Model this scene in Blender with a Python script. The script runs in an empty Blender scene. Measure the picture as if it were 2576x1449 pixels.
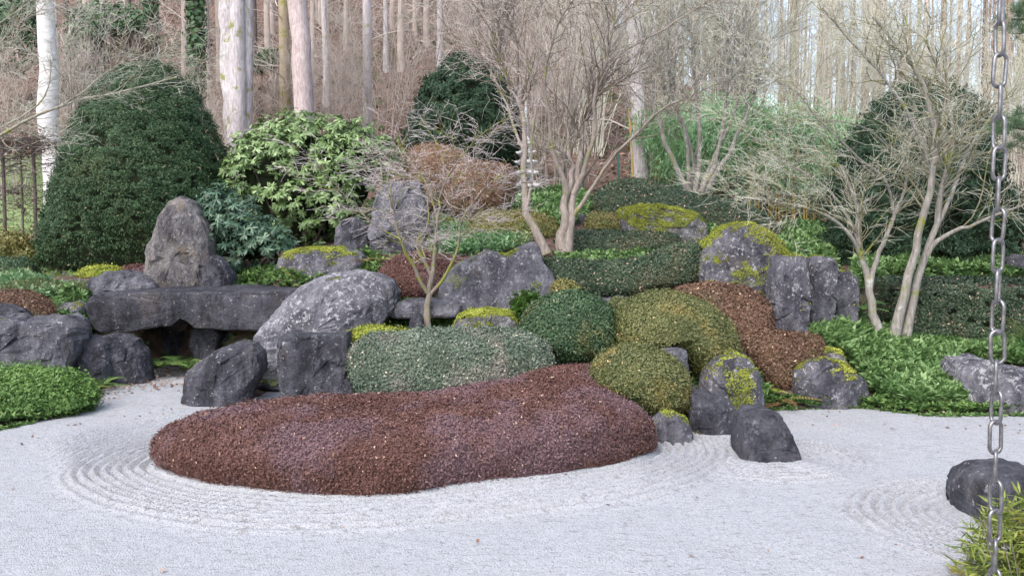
import bpy, math, random
import numpy as np
from mathutils import Vector, Matrix

S = bpy.context.scene
COL = S.collection
rng = np.random.default_rng(11)
random.seed(5)

# ------------------------------------------------------------------ camera, world, sun, exposure
F = 2231.0                       # focal length in the units of a 2576 wide picture
CX, CY = 1288.0, 724.5
HC = 2.2
HORIZON = 590.0
TH = math.atan((CY - HORIZON) / F)
cam_d = bpy.data.cameras.new('camera')
cam = bpy.data.objects.new('camera', cam_d); COL.objects.link(cam)
cam.location = (0, 0, HC)
cam.rotation_euler = (math.pi / 2 - TH, 0, 0)
cam_d.sensor_width = 36.0
cam_d.lens = 36.0 * F / 2576.0
cam_d.clip_end = 600
S.camera = cam

SUN_EL, SUN_AZ = math.radians(50), math.radians(212)      # azimuth from +Y clockwise: behind the camera, to the left
w = bpy.data.worlds.new('World'); S.world = w; w.use_nodes = True
wn = w.node_tree; wn.nodes.clear()
sky = wn.nodes.new('ShaderNodeTexSky'); sky.sky_type = 'NISHITA'; sky.sun_disc = False
sky.sun_elevation = SUN_EL; sky.sun_rotation = SUN_AZ
sky.air_density = 1.0; sky.dust_density = 3.0; sky.ozone_density = 1.0
hs = wn.nodes.new('ShaderNodeHueSaturation'); hs.inputs['Saturation'].default_value = 0.78
bg = wn.nodes.new('ShaderNodeBackground'); bg.inputs[1].default_value = 0.13
wo = wn.nodes.new('ShaderNodeOutputWorld')
wn.links.new(sky.outputs[0], hs.inputs['Color']); wn.links.new(hs.outputs[0], bg.inputs[0]); wn.links.new(bg.outputs[0], wo.inputs[0])

sd = bpy.data.lights.new('sun', 'SUN'); sd.energy = 0.6; sd.angle = math.radians(45); sd.color = (1, .985, .97)
sun = bpy.data.objects.new('sun', sd); COL.objects.link(sun)
sv = Vector((math.sin(SUN_AZ) * math.cos(SUN_EL), math.cos(SUN_AZ) * math.cos(SUN_EL), math.sin(SUN_EL)))
sun.rotation_euler = (-sv).to_track_quat('-Z', 'Y').to_euler()
sun.location = (-10, -10, 30)
S.view_settings.view_transform = 'Standard'
S.view_settings.look = 'None'
S.view_settings.gamma = 1.0
S.view_settings.exposure = 1.62
S.view_settings.use_curve_mapping = False

# ------------------------------------------------------------------ picture <-> world
sT, cT = math.sin(TH), math.cos(TH)
def P(px, py, d):
    """point on the sight line of a picture point, at distance d ahead"""
    px = np.asarray(px, float); py = np.asarray(py, float); d = np.asarray(d, float)
    u = (px - CX) / F; v = (CY - py) / F
    y = cT + v * sT; z = -sT + v * cT
    t = d / y
    return np.stack([u * t, np.broadcast_to(d, (u * t).shape), HC + z * t], -1)
def G(px, py, z=0.0):
    px = np.asarray(px, float); py = np.asarray(py, float)
    u = (px - CX) / F; v = (CY - py) / F
    y = cT + v * sT; zz = -sT + v * cT
    t = (z - HC) / zz
    return np.stack([u * t, y * t, np.full_like(u * t, z)], -1)
def proj(p):
    dz = p[..., 2] - HC
    fw = p[..., 1] * cT - dz * sT
    up = p[..., 1] * sT + dz * cT
    return CX + F * p[..., 0] / fw, CY - F * up / fw

# ------------------------------------------------------------------ noise
def _h(i, seed):
    n = (i[..., 0].astype(np.int64) * 374761393 + i[..., 1].astype(np.int64) * 668265263 + i[..., 2].astype(np.int64) * 2147483647 + seed * 1274126177) & 0xffffffff
    n = ((n ^ (n >> 13)) * 1274126177) & 0xffffffff
    n = ((n ^ (n >> 16)) * 2246822519) & 0xffffffff
    return ((n ^ (n >> 15)) & 0xffffff) / float(0xffffff)
def vnoise(p, seed=0):
    i = np.floor(p); f = p - i; f = f * f * (3 - 2 * f)
    r = 0
    for a in (0, 1):
        for b in (0, 1):
            for c in (0, 1):
                wgt = (f[..., 0] if a else 1 - f[..., 0]) * (f[..., 1] if b else 1 - f[..., 1]) * (f[..., 2] if c else 1 - f[..., 2])
                r = r + wgt * _h(i + np.array([a, b, c]), seed)
    return r
def fbm(p, o=4, seed=0):
    r = 0; a = .5; tot = 0
    for k in range(o):
        r = r + a * vnoise(p * (2.03 ** k) + 17.3 * k, seed + k); tot += a; a *= .5
    return r / tot
def sstep(a, b, x):
    t = np.clip((x - a) / (b - a), 0, 1); return t * t * (3 - 2 * t)
def unit(v):
    return v / np.maximum(np.linalg.norm(v, axis=-1, keepdims=True), 1e-9)

# ------------------------------------------------------------------ materials
class NB:
    def __init__(s, name):
        s.m = bpy.data.materials.new(name); s.m.use_nodes = True
        s.t = s.m.node_tree; s.b = s.t.nodes['Principled BSDF']
        s.tc = s.t.nodes.new('ShaderNodeTexCoord')
    def n(s, typ, **kw):
        x = s.t.nodes.new('ShaderNode' + typ)
        for k, v in kw.items(): setattr(x, k, v)
        return x
    def l(s, a, b): s.t.links.new(a, b)
    def noise(s, scale, detail=4, rough=.6, vec=None, stretch=None):
        x = s.n('TexNoise'); x.inputs['Scale'].default_value = scale; x.inputs['Detail'].default_value = detail; x.inputs['Roughness'].default_value = rough
        src = vec or s.tc.outputs['Object']
        if stretch:
            mp = s.n('Mapping'); mp.inputs['Scale'].default_value = stretch; s.l(src, mp.inputs[0]); src = mp.outputs[0]
        s.l(src, x.inputs['Vector']); return x.outputs['Fac']
    def ramp(s, fac, *stops):
        r = s.n('ValToRGB'); e = r.color_ramp.elements
        while len(e) < len(stops): e.new(.5)
        for el, (p, c) in zip(e, stops):
            el.position = p; el.color = (*c, 1) if len(c) == 3 else c
        s.l(fac, r.inputs[0]); return r.outputs[0]
    def step(s, fac, a, b):
        m = s.n('MapRange'); m.interpolation_type = 'SMOOTHSTEP'; m.inputs[1].default_value = a; m.inputs[2].default_value = b
        s.l(fac, m.inputs[0]); return m.outputs[0]
    def mix(s, fac, a, b, blend='MIX'):
        m = s.n('Mix', data_type='RGBA', blend_type=blend)
        for sock, v in ((m.inputs[0], fac), (m.inputs[6], a), (m.inputs[7], b)):
            if isinstance(v, (int, float)): sock.default_value = v
            elif isinstance(v, tuple): sock.default_value = (*v, 1)
            else: s.l(v, sock)
        return m.outputs[2]
    def math(s, op, a, b=0.0):
        m = s.n('Math', operation=op)
        for sock, v in ((m.inputs[0], a), (m.inputs[1], b)):
            if isinstance(v, (int, float)): sock.default_value = v
            else: s.l(v, sock)
        return m.outputs[0]
    def bump(s, h, dist, strength=1.0):
        b = s.n('Bump'); b.inputs['Distance'].default_value = dist; b.inputs['Strength'].default_value = strength
        s.l(h, b.inputs['Height']); s.l(b.outputs[0], s.b.inputs['Normal'])
    def up(s):
        g = s.n('NewGeometry'); x = s.n('SeparateXYZ'); s.l(g.outputs['Normal'], x.inputs[0]); return x.outputs[2]
    def attr(s, nm):
        a = s.n('Attribute', attribute_name=nm); return a.outputs['Fac']
    def fin(s, col, rough=.9, spec=.3):
        if isinstance(col, tuple): s.b.inputs['Base Color'].default_value = (*col, 1)
        else: s.l(col, s.b.inputs['Base Color'])
        s.b.inputs['Roughness'].default_value = rough; s.b.inputs['Specular IOR Level'].default_value = spec
        return s.m

def rock_mat(name, dark=(.075, .07, .085), light=(.26, .25, .27), lichen=.5, moss=0.0, warm=0.15, mosscol=(.27, .29, .035)):
    b = NB(name)
    big = b.noise(1.3, 3); med = b.noise(5.5, 6, .65, stretch=(1, 1, .55)); fine = b.noise(28, 6, .7)
    mixed = b.math('ADD', b.math('MULTIPLY', big, .55), b.math('ADD', b.math('MULTIPLY', med, .6), b.math('MULTIPLY', fine, .25)))
    c = b.ramp(mixed, (.58, dark), (.70, tuple(x * .6 + y * .4 for x, y in zip(dark, light))), (.84, light))
    wf = b.math('MULTIPLY', b.step(b.noise(2.1, 5, .6), .52, .70), warm)
    c = b.mix(wf, c, (.30, .23, .15))
    li = b.math('MULTIPLY', b.step(b.noise(13, 7, .74), .64 - .12 * lichen, .69 - .12 * lichen), b.step(b.noise(1.9, 3), .36, .54))
    c = b.mix(b.math('MULTIPLY', li, .85), c, (.46, .455, .47))
    vo = b.n('TexVoronoi'); vo.inputs['Scale'].default_value = 9; b.l(b.tc.outputs['Object'], vo.inputs['Vector'])
    sp = b.math('SUBTRACT', 1.0, b.step(vo.outputs['Distance'], .09, .16))
    c = b.mix(b.math('MULTIPLY', sp, .5 * min(1, lichen * 1.4)), c, (.54, .54, .54))
    stk = b.math('MULTIPLY', b.step(b.noise(4.5, 6, .7, stretch=(1.6, 1.6, .32)), .52, .66), b.step(b.noise(34, 5, .75), .42, .60))
    c = b.mix(b.math('MULTIPLY', stk, .55), c, tuple(x * 1.75 for x in light))
    c = b.mix(b.math('MULTIPLY', b.step(b.noise(5.2, 6, .72, stretch=(1.3, 1.3, .5)), .56, .68), .55), c, tuple(x * .6 for x in dark))
    if moss > 0:
        mn = b.math('ADD', b.math('MULTIPLY', b.noise(3.6, 8, .72), 2.2), b.math('MULTIPLY', b.up(), .42))
        mf = b.step(mn, 1.72 - .75 * moss, 1.86 - .75 * moss)
        mc = b.ramp(b.noise(22, 5, .7), (.3, tuple(x * .45 for x in mosscol)), (.6, mosscol), (.8, (.40, .40, .07)))
        c = b.mix(mf, c, mc)
    hgt = b.math('ADD', b.math('MULTIPLY', med, 1.0), b.math('MULTIPLY', fine, .45))
    if moss > 0: hgt = b.math('ADD', hgt, b.math('MULTIPLY', mf, b.math('ADD', .15, b.math('MULTIPLY', b.noise(60, 3), .5))))
    b.bump(hgt, .10)
    return b.fin(c, .85, .3)

def leaf_mat(name, c0, c1, c2, patch=None, pscale=1.1, pth=.55, pale=None, rough=.55, spec=.4, trans=.0, palefrac=.985, hue=None):
    b = NB(name)
    v = b.attr('v')
    c = b.ramp(v, (0.0, c0), (.5, c1), (.97, c2))
    if patch:
        f = b.step(b.noise(pscale, 4, .62), pth - .07, pth + .10)
        for_mix = b.math('MULTIPLY', f, b.math('ADD', .35, b.math('MULTIPLY', b.attr('u'), .65)))
        c = b.mix(for_mix, c, patch)
    if pale:
        c = b.mix(b.step(b.attr('u'), palefrac - .002, palefrac), c, pale)
    m = b.fin(c, rough, spec)
    if trans:
        b.b.inputs['Transmission Weight'].default_value = 0
        tr = b.n('BsdfTranslucent'); mx = b.n('MixShader'); mx.inputs[0].default_value = trans
        b.l(c, tr.inputs[0]); b.l(b.b.outputs[0], mx.inputs[1]); b.l(tr.outputs[0], mx.inputs[2])
        b.l(mx.outputs[0], b.t.nodes['Material Output'].inputs[0])
    return m

def bark_mat(name, c0, c1, moss=0.0, lichen=0.0, stretch=(6, 6, 1), scale=4, bumpd=.02, mosscol=(.20, .22, .03)):
    b = NB(name)
    n1 = b.noise(scale, 7, .7, stretch=stretch); n2 = b.noise(2.2, 4)
    c = b.ramp(b.math('ADD', b.math('MULTIPLY', n1, .75), b.math('MULTIPLY', n2, .25)), (.36, c0), (.62, c1))
    if lichen: c = b.mix(b.math('MULTIPLY', b.step(b.noise(9, 6, .7), .56, .66), lichen), c, (.55, .56, .55))
    if moss: c = b.mix(b.math('MULTIPLY', b.step(b.noise(3.1, 5, .7), .60 - .2 * moss, .70 - .2 * moss), .9), c, mosscol)
    b.bump(n1, bumpd)
    return b.fin(c, .92, .2)

# ------------------------------------------------------------------ mesh building
def mesh_from(name, V, faces, attrs=None, smooth=True):
    me = bpy.data.meshes.new(name)
    V = np.asarray(V, np.float32)
    if not isinstance(faces, (list, tuple)): faces = [faces]
    faces = [np.asarray(f, np.int32) for f in faces if len(f)]
    me.vertices.add(len(V)); me.vertices.foreach_set('co', V.ravel())
    loops = np.concatenate([f.ravel() for f in faces])
    tot = np.concatenate([np.full(len(f), f.shape[1], np.int32) for f in faces])
    start = np.concatenate([[0], np.cumsum(tot)[:-1]]).astype(np.int32)
    me.loops.add(len(loops)); me.loops.foreach_set('vertex_index', loops)
    me.polygons.add(len(tot)); me.polygons.foreach_set('loop_start', start)
    me.polygons.foreach_set('use_smooth', np.full(len(tot), smooth, bool))
    for k, a in (attrs or {}).items():
        at = me.attributes.new(k, 'FLOAT', 'POINT'); at.data.foreach_set('value', np.asarray(a, np.float32))
    me.update(calc_edges=True)
    return me
def obj(name, V, faces, mat, parent=None, base=None, attrs=None, smooth=True, kind=None):
    V = np.asarray(V, float)
    if parent is not None: off = np.array(wloc(parent))
    else: off = np.zeros(3) if base is None else np.array(base)
    me = mesh_from(name, V - off, faces, attrs, smooth)
    me.materials.append(mat)
    o = bpy.data.objects.new(name, me); COL.objects.link(o)
    if parent is not None: o.parent = parent
    else: o.location = off
    if kind: o['kind'] = kind
    return o
def wloc(o):
    l = np.array(o.location)
    return l + wloc(o.parent) if o.parent else l
def thing(name, label, cat, loc, group=None):
    o = bpy.data.objects.new(name, None); COL.objects.link(o); o.location = loc
    o.empty_display_size = .2
    return tag(o, label, cat, group)
def tag(o, label, cat, group=None):
    o['label'] = label; o['category'] = cat
    if group: o['group'] = group
    return o
def struct(o): o['kind'] = 'structure'; return o

def vnormals(V, Fq):
    n = np.zeros_like(V)
    for a, b_, c in ((0, 1, 2), (0, 2, 3)) if Fq.shape[1] == 4 else ((0, 1, 2),):
        fn = np.cross(V[Fq[:, b_]] - V[Fq[:, a]], V[Fq[:, c]] - V[Fq[:, a]])
        for k in (a, b_, c): np.add.at(n, Fq[:, k], fn)
    return unit(n)

def chaikin(p, it=2):
    p = np.asarray(p, float)
    for _ in range(it):
        q = np.roll(p, -1, 0)
        p = np.stack([p * .75 + q * .25, p * .25 + q * .75], 1).reshape(-1, 2)
    return p
def polar(poly, c, n):
    """farthest crossing of each ray from c with the outline"""
    a = np.asarray(poly, float) - c; b = np.roll(a, -1, 0); e = b - a
    ph = np.linspace(0, 2 * math.pi, n, endpoint=False)
    d = np.stack([np.cos(ph), np.sin(ph)], -1)
    den = d[:, None, 0] * e[None, :, 1] - d[:, None, 1] * e[None, :, 0]
    den = np.where(abs(den) < 1e-9, 1e-9, den)
    t = (a[None, :, 0] * e[None, :, 1] - a[None, :, 1] * e[None, :, 0]) / den
    s = (a[None, :, 0] * d[:, None, 1] - a[None, :, 1] * d[:, None, 0]) / den
    t = np.where((s >= -1e-6) & (s <= 1 + 1e-6) & (t > 0), t, 0).max(1)
    t = np.where(t <= 0, np.median(t), t)
    return d * t[:, None]
def area_centre(p):
    p = np.asarray(p, float); q = np.roll(p, -1, 0)
    cr = p[:, 0] * q[:, 1] - q[:, 0] * p[:, 1]
    return ((p + q) * cr[:, None]).sum(0) / (3 * cr.sum())

def blob(outline, depth, thick, e=1.0, lean=0.0, c=None, nphi=72, nlat=26, smooth=2, front=False, back=None):
    """closed body of its own thickness about an upright (or leaning) section"""
    o = chaikin(outline, smooth) if smooth else np.asarray(outline, float)
    c = np.array(c, float) if c is not None else area_centre(o)
    R = polar(o, c, nphi)
    al = np.linspace(-math.pi / 2, math.pi / 2, nlat)
    if e < .6: al = np.sign(al) * (math.pi / 2) * (np.abs(al) / (math.pi / 2)) ** .9
    s = np.abs(np.cos(al)) ** e; y = np.sign(np.sin(al)) * np.abs(np.sin(al)) ** e
    s[0] = s[-1] = 1e-3
    d0 = depth - thick if front else depth
    zb = P(c[0], o[:, 1].max(), d0)[2]
    base = P(c[0] + R[:, 0], c[1] + R[:, 1], d0)
    c3 = P(c[0], c[1], d0)
    V = c3 + (base - c3)[None] * s[:, None, None]
    off = np.where(y < 0, y * thick, y * (back or thick))
    V[..., 1] = depth + off[:, None] + lean * (V[..., 2] - c3[2])
    i = np.arange(nlat - 1)[:, None] * nphi; j = np.arange(nphi)[None]; j2 = (j + 1) % nphi
    Fq = np.stack([i + j, i + j2, i + nphi + j2, i + nphi + j], -1).reshape(-1, 4)
    V = V.reshape(-1, 3)
    n = vnormals(V, Fq)
    if ((V - c3) * n).sum() < 0: Fq = Fq[:, ::-1]
    return V, Fq

def dome(poly, H, zb, c=None, n=3.0, nphi=110, nr=26, skirt=None):
    """clipped mound over a ground plan; H may be a function of (x, y)"""
    o = chaikin(poly, 2); c = np.array(c) if c is not None else area_centre(o)
    R = polar(o, c, nphi)
    be = np.linspace(0, math.pi / 2, nr)
    rho = np.maximum(np.cos(be), 1e-4) ** (2 / n); zz = np.sin(be) ** (2 / n)
    if skirt:                                     # the flanks lean in towards the foot
        zw = skirt[1]; lo = np.linspace(0, 1, 8)[:-1]
        rho = np.concatenate([1 - skirt[0] * (1 - lo) ** 1.6, rho]); zz = np.concatenate([zw * lo, zw + (1 - zw) * zz])
        nr = len(rho)
    xy = c + rho[:, None, None] * R[None]
    h = H(xy[..., 0], xy[..., 1]) if callable(H) else H
    z = zb + zz[:, None] * h
    V = np.concatenate([xy, z[..., None]], -1)
    i = np.arange(nr - 1)[:, None] * nphi; j = np.arange(nphi)[None]; j2 = (j + 1) % nphi
    Fq = np.stack([i + j, i + j2, i + nphi + j2, i + nphi + j], -1).reshape(-1, 4)
    return V.reshape(-1, 3), Fq

def sample(V, Fq, n, r, weight=None):
    T = np.concatenate([Fq[:, [0, 1, 2]], Fq[:, [0, 2, 3]]]) if Fq.shape[1] == 4 else Fq
    a, b, c = V[T[:, 0]], V[T[:, 1]], V[T[:, 2]]
    cr = np.cross(b - a, c - a); ar = np.linalg.norm(cr, axis=1)
    nn = cr / np.maximum(ar, 1e-12)[:, None]
    wt = ar * (weight(nn, (a + b + c) / 3) if weight else 1)
    k = r.choice(len(T), n, p=wt / wt.sum())
    u, v = r.random(n), r.random(n); sw = u + v > 1; u[sw] = 1 - u[sw]; v[sw] = 1 - v[sw]
    p = a[k] + u[:, None] * (b - a)[k] + v[:, None] * (c - a)[k]
    return p, nn[k]

def leaf_quads(p, ax, side, L, W):
    """rhombus leaves: root p, axis ax, half-width along side"""
    L = np.broadcast_to(L, (len(p),))[:, None]; W = np.broadcast_to(W, (len(p),))[:, None]
    m = p + ax * L * .5
    V = np.stack([p, m + side * W * .5, p + ax * L, m - side * W * .5], 1).reshape(-1, 3)
    Fq = np.arange(len(p) * 4).reshape(-1, 4)
    return V, Fq
def leaf_tris(p, ax, side, L, W):
    L = np.broadcast_to(L, (len(p),))[:, None]; W = np.broadcast_to(W, (len(p),))[:, None]
    V = np.stack([p - side * W * .55, p + side * W * .55 + ax * L * .25, p + ax * L], 1).reshape(-1, 3)
    return V, np.arange(len(p) * 3).reshape(-1, 3)
def tangent(n, r):
    t = r.normal(size=n.shape); t -= (t * n).sum(1, keepdims=True) * n
    return unit(t)

front_w = lambda nn, c: np.where(nn[:, 1] < .35, 1.0, .18) * np.where(nn[:, 2] < -.3, .25, 1.0)
HAIR = []
def foliage_on(V, Fq, n, L, W, tilt, r, depthj=.03, droop=0.0, clump=None, wt=front_w):
    p, nn = sample(V, Fq, n, r, wt)
    if clump:                                     # ragged surface: sprays stand out and fall back in clumps
        q = fbm(p * np.array([1, 1, 1.9]) * clump[0], 3, 3)
        keep = q > clump[2]
        p, nn, q = p[keep], nn[keep], q[keep]
        p = p + nn * ((q - .5) * clump[1])[:, None]
    m = len(p)
    t = tangent(nn, r)
    ax = unit(t + nn * (tilt * .75 + .28 * r.normal(size=m))[:, None] + np.array([0, 0, -droop]))
    sd = unit(np.cross(ax, nn + .42 * r.normal(size=(m, 3))))
    stray = np.where(r.random(m) < .018, r.random(m) * depthj * 3.5, 0)
    p = p + nn * (r.normal(size=m) * depthj + stray)[:, None] - ax * (L * .4)
    sc = r.uniform(.6, 1.3, m)
    Vl, Fl = leaf_tris(p, ax, sd, L * sc * 1.1, W * sc * 1.25)
    v = np.clip(.5 + r.normal(size=m) * .15 + (fbm(p * 3.3, 3, 77) - .5) * .7, 0, 1); u = r.random(m)
    return Vl, Fl, {'v': np.repeat(v, 3), 'u': np.repeat(u, 3)}

def bush(name, label, cat, V, Fq, mat, core, n, L, W, tilt=.5, depthj=.03, droop=0.0, lump=(.9, .08), clump=None, shrink=.03, group=None, seed=0, fine=None):
    r = np.random.default_rng(1000 + seed)
    nn = vnormals(V, Fq)
    V = V + nn * ((fbm(V * lump[0] * 2.2, 3, seed) - .5) * lump[1] * 2)[:, None]
    base = np.array([V[:, 0].mean(), V[:, 1].mean(), V[:, 2].min()])
    t = thing(name, label, cat, base, group)
    Vl, Fl, at = foliage_on(V, Fq, n, L, W, tilt, r, depthj, droop, clump)
    obj('foliage', Vl, Fl, mat, t, attrs=at, smooth=False)
    nn = vnormals(V, Fq)
    if clump: obj('inner_branches', V - nn * .16, Fq, core, t)
    else: obj('inner_branches', V - nn * shrink, Fq, mat, t, attrs={'v': np.full(len(V), .34), 'u': np.full(len(V), .3)})
    return t

def chips(p, freq, seed):
    """broken-stone relief: every cell of a jittered lattice is a small plane of its own tilt"""
    q = p * freq + 3.7 * seed; i = np.floor(q); best = np.full(len(p), 1e9); out = np.zeros(len(p))
    for a in (-1, 0, 1):
        for b in (-1, 0, 1):
            for c in (-1, 0, 1):
                k = i + np.array([a, b, c])
                ctr = k + np.stack([_h(k, seed + 11), _h(k, seed + 12), _h(k, seed + 13)], -1)
                d = ((q - ctr) ** 2).sum(1)
                g = np.stack([_h(k, seed + 14), _h(k, seed + 15), _h(k, seed + 16)], -1) - .5
                val = ((q - ctr) * g).sum(1) + (_h(k, seed + 17) - .5) * .5
                m = d < best; best[m] = d[m]; out[m] = val[m]
    return out
def rock(name, label, outline, depth, thick, mat, e=.75, lean=0.0, facets=11, amp=.027, seed=0, cat='rock', group=None, c=None, front=False, nphi=88, nlat=38, smooth=1, cut=(.80, .97), back=None, keep=False, moss=0, moss_up=.35, moss_th=.5):
    outline = np.array(outline, float)
    if not keep:                                   # carry the flanks down into the ground
        y1 = outline[:, 1].max(); hgt = np.ptp(outline[:, 1])
        outline[:, 1] += np.where(outline[:, 1] > y1 - .22 * hgt, .30 * hgt, 0)
    e = e * .75
    V, Fq = blob(outline, depth, thick, e, lean, c, nphi, nlat, smooth, front, back)
    r = np.random.default_rng(500 + seed)
    ctr = V.mean(0); size = np.ptp(V, axis=0).mean()
    for k in range(facets):
        n = r.normal(size=3) * np.array([.62, .2, .5]); n[1] = -1.0 if r.random() < .8 else 1.0
        n /= np.linalg.norm(n)
        s = ((V - ctr) @ n); lim = s.max() * r.uniform(*cut)
        ex = np.maximum(s - lim, 0) * .9
        V = V - ex[:, None] * n
    nn = vnormals(V, Fq)
    q = V / size
    rid = 1 - np.abs(fbm(q * 3.2 + seed, 4, seed) - .5) * 2
    V = V + nn * (((fbm(q * 2.3, 4, seed) - .5) * 1.6 + (rid - .8) * .7 + (fbm(V * 9, 3, seed + 4) - .5) * .7 + chips(q, 3.0, seed) * 2.0 + chips(q, 8.0, seed + 30) * .9) * amp * size)[:, None]
    base = np.array([ctr[0], ctr[1], V[:, 2].min()])
    o = obj(name, V, Fq, mat, base=base, smooth=False)
    if moss:                                       # cushions of moss that stand off the stone
        area = np.ptp(V[:, 0]) * np.ptp(V[:, 2]) + np.ptp(V[:, 0]) * np.ptp(V[:, 1])
        p, nn = sample(V, Fq, int(moss * 3.2 * area), r, lambda n_, c_: np.where(n_[:, 2] > -.2, 1, 0.) * np.where(n_[:, 1] < .5, 1, .5))
        q = fbm(p * 2.6, 4, seed + 50) + (nn[:, 2] - .5) * moss_up
        k = q > moss_th + .10 * (r.random(len(q)) - .5); p, nn, q = p[k], nn[k], q[k]; m = len(p)
        if m:
            p = p + nn * (np.clip(q - moss_th, 0, .12) * .22 - .004)[:, None]
            ax = unit(tangent(nn, r) + nn * r.normal(.5, .4, m)[:, None]); sd_ = unit(np.cross(ax, nn + .7 * r.normal(size=(m, 3))))
            s_ = r.uniform(.6, 1.4, m); Vl, Fl = leaf_tris(p, ax, sd_, .019 * s_, .012 * s_)
            v = np.clip(fbm(p * 6, 2, seed) + r.normal(size=m) * .16, 0, 1)
            obj('moss', Vl, Fl, M_moss, o, attrs={'v': np.repeat(v, 3), 'u': np.repeat(r.random(m), 3)}, smooth=False, kind='stuff')
    return tag(o, label, cat, group)

# ------------------------------------------------------------------ tubes and bare branches
def tubes(Pn, R, Sd):
    Pn = np.asarray(Pn, float); N, K, _ = Pn.shape
    T = unit(np.gradient(Pn, axis=1))
    ref = np.where(np.abs(T[:, :1, 2:3]) > .8, np.array([1., .2, 0]), np.array([.1, 0, 1.])); ref = np.broadcast_to(ref, T.shape)
    A = unit(np.cross(T, ref)); B = np.cross(T, A)
    ph = np.linspace(0, 2 * math.pi, Sd, endpoint=False)
    V = Pn[:, :, None] + R[:, :, None, None] * (np.cos(ph)[None, None, :, None] * A[:, :, None] + np.sin(ph)[None, None, :, None] * B[:, :, None])
    idx = np.arange(N * K * Sd).reshape(N, K, Sd)
    a = idx[:, :-1]; b = idx[:, 1:]
    Fq = np.stack([a, np.roll(a, -1, 2), np.roll(b, -1, 2), b], -1).reshape(-1, 4)
    return V.reshape(-1, 3), Fq
def join(parts):
    Vs, Fs, o = [], [], 0
    for V, Fq in parts:
        Vs.append(V); Fs.append(Fq + o); o += len(V)
    return np.concatenate(Vs), np.concatenate(Fs)
def resample(p, K):
    p = np.asarray(p, float)
    for _ in range(2):                               # smooth the hand-set joints a little, keep the ends
        q = np.concatenate([p[:1], np.stack([p[:-1] * .75 + p[1:] * .25, p[:-1] * .25 + p[1:] * .75], 1).reshape(-1, 3), p[-1:]]); p = q
    s = np.concatenate([[0], np.cumsum(np.linalg.norm(np.diff(p, axis=0), axis=1))])
    t = np.linspace(0, s[-1], K)
    return np.stack([np.interp(t, s, p[:, k]) for k in range(3)], -1)
def grow(Pp, Rp, n, r, length, ang=(.5, 1.0), t0=.25, up=.15, wig=.25, K=5, rf=.55, rmin=.002, rmax=.05, flat=0.0):
    N, Kp, _ = Pp.shape
    ln = np.linalg.norm(np.diff(Pp, axis=1), axis=2).sum(1)
    i = r.choice(N, n, p=ln / ln.sum())
    t = (t0 + (1 - t0) * r.random(n) ** .8) * (Kp - 1 - 1e-6)
    k = t.astype(int); f = (t - k)[:, None]
    pos = Pp[i, k] * (1 - f) + Pp[i, k + 1] * f
    tan = unit(Pp[i, k + 1] - Pp[i, k])
    rad = Rp[i, k] * (1 - f[:, 0]) + Rp[i, k + 1] * f[:, 0]
    a = r.uniform(*ang, n)[:, None]
    d = unit(np.cos(a) * tan + np.sin(a) * tangent(tan, r) + np.array([0, 0, up]))
    if flat: d[:, 2] *= (1 - flat); d = unit(d)
    L = r.uniform(*length, n)
    st = (L / (K - 1))[:, None]
    out = [pos]
    for _ in range(K - 1):
        pos = pos + d * st; out.append(pos)
        d = unit(d + wig * r.normal(size=d.shape) + np.array([0, 0, up * .5]))
    out = np.stack(out, 1)
    r0 = np.clip(rad * rf, rmin, rmax)
    R = r0[:, None] * np.linspace(1, .35, K)[None]; R = np.maximum(R, rmin * .6)
    return out, R

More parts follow.
